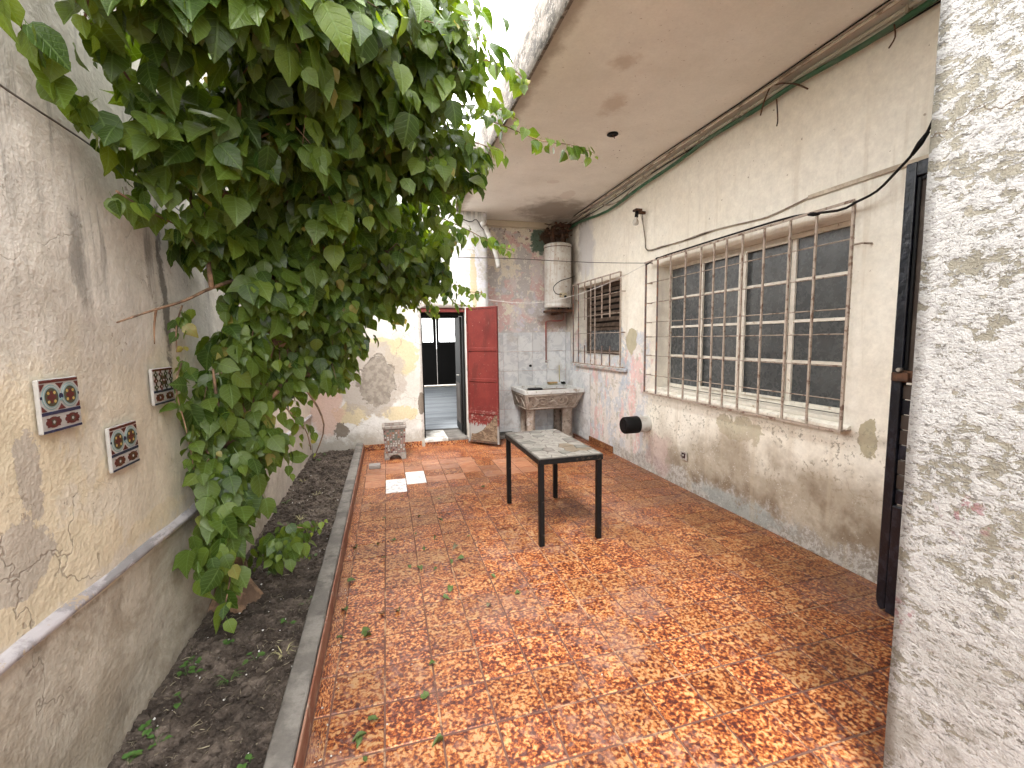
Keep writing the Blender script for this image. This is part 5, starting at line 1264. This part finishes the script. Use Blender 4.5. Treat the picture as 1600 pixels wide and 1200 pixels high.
# crown masses: centre, radii, leaves, mean leaf size
BL = [((-.52, 1.78, 2.78), (.42, .42, .40), 620, .135), ((-.20, 2.15, 2.86), (.50, .48, .50), 900, .130), ((.12, 2.55, 3.02), (.46, .55, .50), 850, .120),
      ((-.38, 2.75, 2.50), (.52, .52, .60), 1250, .120), ((.18, 3.0, 2.70), (.56, .55, .48), 1150, .110), ((-.50, 3.1, 2.02), (.42, .48, .48), 850, .110),
      ((-.10, 3.35, 2.15), (.50, .50, .42), 900, .108), ((.30, 3.65, 2.24), (.46, .45, .32), 620, .104), ((-.42, 3.30, 1.62), (.30, .34, .28), 330, .100),
      ((-.55, 2.2, 2.45), (.34, .40, .30), 330, .125), ((.22, 2.75, 3.25), (.36, .42, .35), 300, .112), ((-.15, 2.5, 3.45), (.7, .7, .40), 600, .12),
      ((-.86, 2.62, 1.22), (.13, .30, .30), 150, .115), ((-.84, 2.62, .82), (.14, .27, .30), 190, .120), ((-.66, 2.85, 2.15), (.26, .42, .42), 480, .112), ((-.62, 2.75, 1.70), (.24, .34, .26), 260, .108), ((-.64, 3.02, 1.42), (.22, .30, .28), 330, .10), ((-.42, 3.30, 1.38), (.18, .25, .24), 170, .095), ((-.80, 2.15, 2.30), (.14, .34, .26), 150, .11), ((-.82, 2.5, 2.05), (.14, .35, .30), 190, .11), ((-.35, 3.15, 1.72), (.24, .3, .28), 260, .10), ((.02, 3.75, 1.98), (.34, .34, .22), 260, .095), ((-.84, 2.42, .55), (.11, .16, .18), 45, .125),
      ((-.64, 2.78, .34), (.17, .17, .13), 110, .075), ((-.74, 2.90, 1.05), (.14, .22, .38), 130, .105), ((-.80, 2.80, 1.50), (.18, .30, .24), 120, .11)]
def wall_clear(p, s=.02):
    if p.x < -.955 + s: p.x = -.955 + s + lr.random() * .03
    if p.x > .96 and p.z > 3.18: p.z = 3.12 - .2 * lr.random()
    return p
leaves = []   # (position, direction, normal, size, shade)
twigs = MB(); branches = []
def leaf_at(p, out, size, young=0.0):
    d = Vector((out.x * .55 + lr.gauss(0, .35), out.y * .55 + lr.gauss(0, .35), -.85 + lr.gauss(0, .35))).normalized()
    n = Vector((out.x + lr.gauss(0, .45), out.y + lr.gauss(0, .45) - .25, .55 + lr.gauss(0, .35)))
    n = (n - d * n.dot(d)).normalized()
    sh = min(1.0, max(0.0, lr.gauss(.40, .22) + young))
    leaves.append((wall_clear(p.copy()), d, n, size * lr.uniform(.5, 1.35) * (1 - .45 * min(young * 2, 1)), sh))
for c, r, n_, sz in BL:
    n_ = int(n_ * 1.35); sz *= .84
    c = Vector(c); k = max(6, n_ // 22)
    base = on_trunk(max(.2, min(2.9, c.z - .35)))
    hub = c - Vector((0, 0, r[2] * .3))
    if n_ > 200:
        midp = base.lerp(hub, .5) + Vector((lr.uniform(-.08, .08), lr.uniform(-.08, .08), .10))
        branches.append(([base, midp, hub, c + Vector((lr.uniform(-.1, .1), lr.uniform(-.1, .1), r[2] * .5))], [.026, .020, .013, .005]))
    for t in range(k):
        v = Vector((lr.gauss(0, 1), lr.gauss(0, 1), lr.gauss(0, 1))).normalized()
        rad = lr.random() ** .28 * lr.uniform(.85, 1.12)
        tip = c + Vector((v.x * r[0], v.y * r[1], v.z * r[2])) * rad
        s0 = hub.lerp(tip, .25); m_ = s0.lerp(tip, .6) + Vector((0, 0, .06))
        tip.z -= .05
        if n_ > 200: twigs.tube([wall_clear(s0), wall_clear(m_), wall_clear(tip.copy())], [.0055, .0038, .0015], 4)
        per = n_ // k
        for q_ in range(per):
            u = lr.uniform(.30, 1.05) if n_ > 200 else lr.uniform(.0, 1.05)
            p = s0.lerp(tip, u) + Vector((lr.gauss(0, .045), lr.gauss(0, .045), lr.gauss(0, .04) + .05 * (1 - abs(2 * u - 1))))
            o = (p - c); o = Vector((o.x / r[0], o.y / r[1], o.z / r[2]))
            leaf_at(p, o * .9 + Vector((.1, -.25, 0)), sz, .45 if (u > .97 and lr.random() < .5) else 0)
# long free sprays
SPR = [([(.45, 2.95, 2.92), (.72, 2.88, 2.86), (1.0, 2.83, 2.76), (1.20, 2.80, 2.74), (1.36, 2.79, 2.70)], 46, .085), ([(.40, 3.45, 2.42), (.68, 3.55, 2.34), (.88, 3.6, 2.26), (1.03, 3.6, 2.22)], 34, .085),
       ([(.35, 3.8, 2.2), (.55, 3.95, 2.02), (.72, 4.0, 1.93), (.86, 4.0, 1.92)], 32, .08), ([(.25, 4.0, 2.1), (.38, 4.15, 1.88), (.47, 4.2, 1.74)], 30, .085), ([(.5, 4.0, 2.0), (.60, 4.1, 1.84), (.78, 4.15, 1.80)], 20, .075),
       ([(.4, 2.7, 3.05), (.62, 2.68, 3.10), (.80, 2.66, 3.05), (.86, 2.66, 2.98)], 34, .080), ([(.5, 2.85, 2.92), (.70, 2.85, 2.94), (.86, 2.85, 2.88)], 26, .08),
       ([(-.92, 1.52, 2.44), (-.93, 1.68, 2.34), (-.93, 1.82, 2.27), (-.91, 1.98, 2.19), (-.86, 2.14, 2.14)], 30, .105), ([(-.88, 1.92, 2.03), (-.86, 2.12, 2.01), (-.80, 2.32, 2.0), (-.70, 2.5, 2.06)], 36, .085),
       ([(-.85, 1.80, 2.50), (-.80, 2.02, 2.36), (-.78, 2.2, 2.28)], 26, .10), ([(-.42, 3.4, 1.52), (-.34, 3.52, 1.36), (-.32, 3.58, 1.24), (-.36, 3.6, 1.15)], 44, .085), ([(-.3, 3.45, 1.62), (-.20, 3.5, 1.50), (-.22, 3.55, 1.38)], 36, .085),
       ([(-.02, 3.6, 1.85), (.06, 3.65, 1.72), (.10, 3.7, 1.64)], 26, .085), ([(-.62, 2.82, .42), (-.50, 2.84, .38), (-.40, 2.86, .40)], 20, .065), ([(-.80, 2.45, .35), (-.80, 2.36, .26), (-.82, 2.34, .20)], 9, .125),
       ([(-.6, 2.95, 1.1), (-.52, 3.05, .95), (-.50, 3.1, .80)], 14, .08), ([(-.93, 2.45, 1.42), (-.93, 2.36, 1.30), (-.92, 2.40, 1.1), (-.91, 2.42, .9)], 30, .08),
       ([(-.93, 2.50, 1.68), (-.93, 2.42, 1.58), (-.93, 2.40, 1.46)], 12, .07), ([(-.72, 1.55, 2.62), (-.76, 1.62, 2.50), (-.80, 1.66, 2.42)], 12, .10)]
for pts, n_, sz in SPR:
    P = [Vector(p) for p in pts]; branches.append((P, [.0045, .0035, .003, .0022, .0015][:len(P)]))
    for q_ in range(n_):
        u = (q_ + lr.random()) / n_ * (len(P) - 1); i = min(int(u), len(P) - 2); p = P[i].lerp(P[i + 1], u - i)
        ax = (P[i + 1] - P[i]).normalized(); sd_ = ax.cross(Vector((0, 0, 1))).normalized() * (1 if q_ % 2 else -1)
        sz_ = sz * .88
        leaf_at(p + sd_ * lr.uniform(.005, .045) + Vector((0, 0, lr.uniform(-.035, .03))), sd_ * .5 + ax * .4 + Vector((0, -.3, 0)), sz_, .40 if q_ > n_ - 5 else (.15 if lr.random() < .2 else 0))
for P, rs in branches:
    MB().tube(P, rs, 7, sub=4).build('branch', M_bark, TR)
for P, rs in (([(-.88, 1.84, 1.575), (-.87, 2.0, 1.615), (-.86, 2.10, 1.64), (-.84, 2.3, 1.69), (-.80, 2.5, 1.765), (-.72, 2.75, 1.84), (-.62, 2.95, 1.80)], [.003, .004, .005, .006, .008, .012, .018]),
              ([(-.87, 2.10, 1.64), (-.89, 2.12, 1.58), (-.90, 2.13, 1.50)], [.005, .004, .002]), ([(-.80, 2.5, 1.765), (-.82, 2.55, 1.95), (-.80, 2.6, 2.05)], [.012, .010, .007]),
              ([(-.66, 2.95, 1.80), (-.50, 2.90, 1.78), (-.40, 2.86, 1.66)], [.013, .009, .004]), ([(-.66, 2.95, 1.42), (-.50, 3.05, 1.2), (-.42, 3.15, .95), (-.50, 3.2, .72)], [.010, .008, .005, .003]),
              ([(-.84, 2.86, .95), (-.78, 2.92, 1.2), (-.80, 2.95, 1.5), (-.74, 3.0, 1.8)], [.022, .018, .015, .012]), ([(-.60, 2.98, 1.6), (-.40, 2.9, 1.9), (-.28, 2.85, 2.15)], [.03, .026, .020])):
    MB().tube(P, rs, 7, sub=4).build('branch', M_bark, TR)
twigs.build('twigs', M_bark, TR, kind='stuff')

# leaf blade: heart shaped, folded along the midrib, tip drooping; origin at the petiole
ST_ = [(.0, .0, .0), (.01, .14, -.035), (.09, .29, -.03), (.20, .385, -.01), (.34, .42, .0), (.48, .385, .0), (.62, .30, .0), (.75, .20, .0), (.87, .10, .0), (.95, .04, .0), (1.0, .0, .0)]
def blade(fold, droop, wav, seed):
    rr = random.Random(seed); V, F = [], []
    for k, (t, w, back) in enumerate(ST_):
        z = -droop * t * t; w2 = w * (1 + rr.uniform(-.08, .08))
        V += [(-w2, t + back, z + w2 * fold + rr.uniform(-wav, wav)), (0, t, z), (w2, t + back, z + w2 * fold + rr.uniform(-wav, wav))]
    for k in range(len(ST_) - 1):
        a = k * 3
        if k == 0: F += [(a + 1, a + 4, a + 3), (a + 1, a + 5, a + 4)]
        elif k == len(ST_) - 2: F += [(a, a + 1, a + 4), (a + 1, a + 2, a + 4)]
        else: F += [(a, a + 1, a + 4, a + 3), (a + 1, a + 2, a + 5, a + 4)]
    n0 = len(V); V += [(-.012, .02, 0), (.012, .02, 0), (.008, -.30, .07), (-.008, -.30, .07)]; F.append((n0, n0 + 1, n0 + 2, n0 + 3))
    return np.array(V), F
def blade_attrs(n):
    rib = []; tt = []
    for k, (t, w, b) in enumerate(ST_): rib += [1 - w / .42, 1, 1 - w / .42]; tt += [t, t, t]
    return (rib + [1] * 4)[:n], (tt + [0] * 4)[:n]
def put_attrs(me, reps, nv):
    a, b = blade_attrs(nv)
    for nm, v in (('rib', a), ('along', b)):
        at = me.attributes.new(nm, 'FLOAT', 'POINT'); at.data.foreach_set('value', np.tile(np.array(v, dtype=np.float32), reps))
BLD = [blade(.28, .18, .015, 1), blade(.10, .30, .025, 2), blade(.42, .10, .02, 3), blade(-.12, .26, .03, 4), blade(.20, .42, .02, 5)]
# the 300 leaves that show largest stay single parts
def cells_of(lf):
    p = pix(lf[0] + lf[1] * lf[3] * .5)
    if not p: return None
    r_ = lf[3] * .42 * 446 / p[2]
    if p[0] < -r_ or p[0] > 1024 + r_ or p[1] < -r_ or p[1] > 768 + r_: return None
    k = 5; out = set()
    for gx in range(int((p[0] - r_) // k), int((p[0] + r_) // k) + 1):
        for gy in range(int((p[1] - r_) // k), int((p[1] + r_) // k) + 1):
            if 0 <= gx * k < 1024 and 0 <= gy * k < 768: out.add((gx, gy))
    return p[2], out
order = []
for i, lf in enumerate(leaves):
    c_ = cells_of(lf)
    if c_: order.append((c_[0], i, c_[1]))
order.sort(); taken = set(); score = {}
for d_, i, cs in order:
    new = cs - taken; score[i] = len(new); taken |= cs
big = set(sorted(score, key=lambda i: -score[i])[:290])
def lmat(lf):
    p, d, n, s, sh = lf; x = d.cross(n).normalized()
    return np.array([[x.x, d.x, n.x], [x.y, d.y, n.y], [x.z, d.z, n.z]]) * s
lm = []
for bi, (V, F) in enumerate(BLD):
    row = []
    for q_ in range(3):
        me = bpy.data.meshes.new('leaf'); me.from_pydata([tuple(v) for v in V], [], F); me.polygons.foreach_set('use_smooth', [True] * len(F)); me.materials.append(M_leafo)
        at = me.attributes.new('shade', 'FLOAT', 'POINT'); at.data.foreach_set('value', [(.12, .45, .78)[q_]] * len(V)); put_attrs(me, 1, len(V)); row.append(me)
    lm.append(row)
VV, FF, SH = [], [], []; off = 0
TL = TR.location
for i, lf in enumerate(leaves):
    bi = i % 5
    if i in big:
        o = bpy.data.objects.new('leaf', lm[bi][0 if lf[4] < .3 else (1 if lf[4] < .6 else 2)]); C.objects.link(o); o.parent = TR
        A = Matrix([list(r_) for r_ in lmat(lf)]).to_4x4(); A.translation = lf[0] - TL; o.matrix_local = A
    else:
        V, F = BLD[bi]; W_ = V @ lmat(lf).T + np.array(lf[0] - TL)
        VV.append(W_); FF += [tuple(k + off for k in f) for f in F]; off += len(V); SH += [lf[4]] * len(V)
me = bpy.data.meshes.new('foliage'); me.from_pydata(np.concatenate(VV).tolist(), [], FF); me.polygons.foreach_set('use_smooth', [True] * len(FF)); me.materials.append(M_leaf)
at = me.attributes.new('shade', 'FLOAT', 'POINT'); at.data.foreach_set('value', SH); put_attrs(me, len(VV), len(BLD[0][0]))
fo = bpy.data.objects.new('foliage', me); C.objects.link(fo); fo.parent = TR; fo['kind'] = 'stuff'

# ================================================================== fallen leaves, weeds
FL = [(0.316, 2.583), (0.255, 2.472), (0.485, 2.313), (0.454, 2.917), (0.429, 3.109), (0.261, 2.83), (0.205, 3.108), (0.15, 2.886), (0.551, 3.233), (-0.076, 2.419), (0.007, 2.414), (-0.145, 2.302), (-0.165, 2.241), (-0.30, 2.276), (-0.134, 1.653), (-0.162, 1.646), (-0.13, 1.719), (0.142, 1.543), (-0.131, 1.539), (0.161, 3.418), (-0.069, 3.786), (0.366, 3.623), (0.579, 2.635), (0.086, 2.921), (-0.116, 3.307), (-0.268, 3.292), (-0.274, 2.507), (0.157, 1.964), (0.113, 1.773), (0.008, 3.333), (0.369, 2.911), (-0.084, 3.069), (-0.293, 2.823),
      (.42, 4.1), (.10, 4.3), (.62, 3.9), (.9, 4.3), (-.2, 4.2), (.7, 2.4), (.3, 3.3), (.22, 3.75)]
gm_ = simple('fallen_leaf_green', (.045, .085, .018), .6, col2=(.11, .105, .035), scale=30, thr=(.5, .6)); gd_ = simple('fallen_leaf_withered', (.10, .085, .05), .7, col2=(.17, .15, .09), scale=30)
fr = random.Random(9); fmesh = []
for k in range(6):
    V, F = blade(.35 + .13 * k, .25 * (k % 3), .09, 20 + k)
    me = bpy.data.meshes.new('fallen_leaf'); me.from_pydata([tuple(v) for v in V], [], F); me.polygons.foreach_set('use_smooth', [True] * len(F)); me.materials.append(gd_ if k in (4,) else gm_); fmesh.append(me)
for k, (x, y) in enumerate(FL):
    s = fr.uniform(.028, .055) * (1.5 if k in (14, 0) else 1); mi = fr.choice((0, 1, 2, 3, 5, 4))
    o = bpy.data.objects.new('fallen_leaf', fmesh[mi]); C.objects.link(o); o.location = (x, y, .006 + s * .12); o.scale = (s * fr.uniform(.55, 1.0), s, s * fr.uniform(.8, 1.5))
    o.rotation_euler = (fr.gauss(0, .22), fr.gauss(0, .22), fr.random() * 6.3)
    tag(o, ('withered brown' if mi == 4 else 'curled green') + ' leaf on tiles ' + ('beside the kerb' if x < -.2 else ('at the bottom edge of the view' if y < 1.8 else ('just in front of the table' if x > .4 and y < 3 else ('left of the table' if x > .2 else ('on the back part of the floor' if y > 3.6 else 'between kerb and table'))))), 'leaf', 'fallen leaves on the orange tiles')
WD = [(-0.865, 2.50), (-0.556, 2.448), (-0.80, 2.344), (-0.644, 2.184), (-0.915, 2.176), (-0.863, 2.002), (-0.714, 2.06), (-0.912, 1.875), (-0.872, 1.80), (-0.743, 2.987), (-0.694, 4.452), (-0.55, 3.188), (-0.503, 2.614), (-0.92, 2.267), (-0.818, 2.161), (-0.52, 1.626), (-0.927, 1.72), (-0.93, 4.294), (-0.525, 2.183), (-.74, 3.9), (-.6, 3.6), (-.9, 5.0), (-.85, 5.8), (-.80, 6.05), (-.78, 1.55)]
def weed(k, x, y):
    z = soil_z(x, y)
    rg = 'at the front of the bed' if y < 1.9 else ('below the lowest ceramic plaque' if y < 2.3 else ('around the foot of the tree' if y < 2.75 else ('just behind the tree trunk' if y < 3.7 else 'far back in the bed' if y > 4.6 else 'halfway along the bed')))
    sd2 = 'hard against the left wall' if x < -.88 else ('close to the kerb' if x > -.58 else 'in the middle of the soil')
    t = thing('weed', 'green weed %s, %s' % (sd2, rg), 'weed', (x, y, z), 'weeds in the planting bed')
    if k in (6, 10, 18, 19, 21):
        t['label'] = 'tuft of grass blades %s, %s' % (sd2, rg)
        m = MB()
        for q_ in range(18):
            a = fr.random() * 6.3; l = fr.uniform(.03, .075); w = .0016
            d = Vector((math.cos(a), math.sin(a), 0)); s_ = Vector((-d.y, d.x, 0)) * w; b = Vector((x, y, z)) + d * .004
            p1 = b + d * l * .5 + Vector((0, 0, l * .55)); p2 = b + d * l + Vector((0, 0, l * .45))
            m.add([b - s_, b + s_, p1 + s_, p1 - s_, p2], [(0, 1, 2, 3), (3, 2, 4)])
        m.build('grass_blade', M_straw if k != 6 else M_weed, t, kind='stuff', fixn=False)
    else:
        st_ = MB(); lv_ = MB()
        for q_ in range(fr.randint(2, 4)):
            a = fr.random() * 6.3; l = fr.uniform(.012, .035)
            tip = Vector((x + l * math.cos(a), y + l * math.sin(a), z + fr.uniform(.015, .035)))
            st_.tube([(x, y, z - .01), tuple((Vector((x, y, z)) + tip) / 2 + Vector((0, 0, .006))), tip], .0012, 4)
            for h in range(3):
                V, F = BLD[h]; b_ = a + fr.uniform(-1.2, 1.2); d = Vector((math.cos(b_), math.sin(b_), fr.uniform(-.1, .4))).normalized(); n = Vector((0, 0, 1)) - d * d.z
                A = lmat((tip, d, n.normalized(), fr.uniform(.014, .028), 0)); lv_.add([tuple(v) for v in (V @ A.T + np.array(tip))], F, True)
        st_.build('stem', M_weed, t); lv_.build('weed_leaves', M_weed, t, kind='stuff', fixn=False)
for k, (x, y) in enumerate(WD): weed(k, x, y)
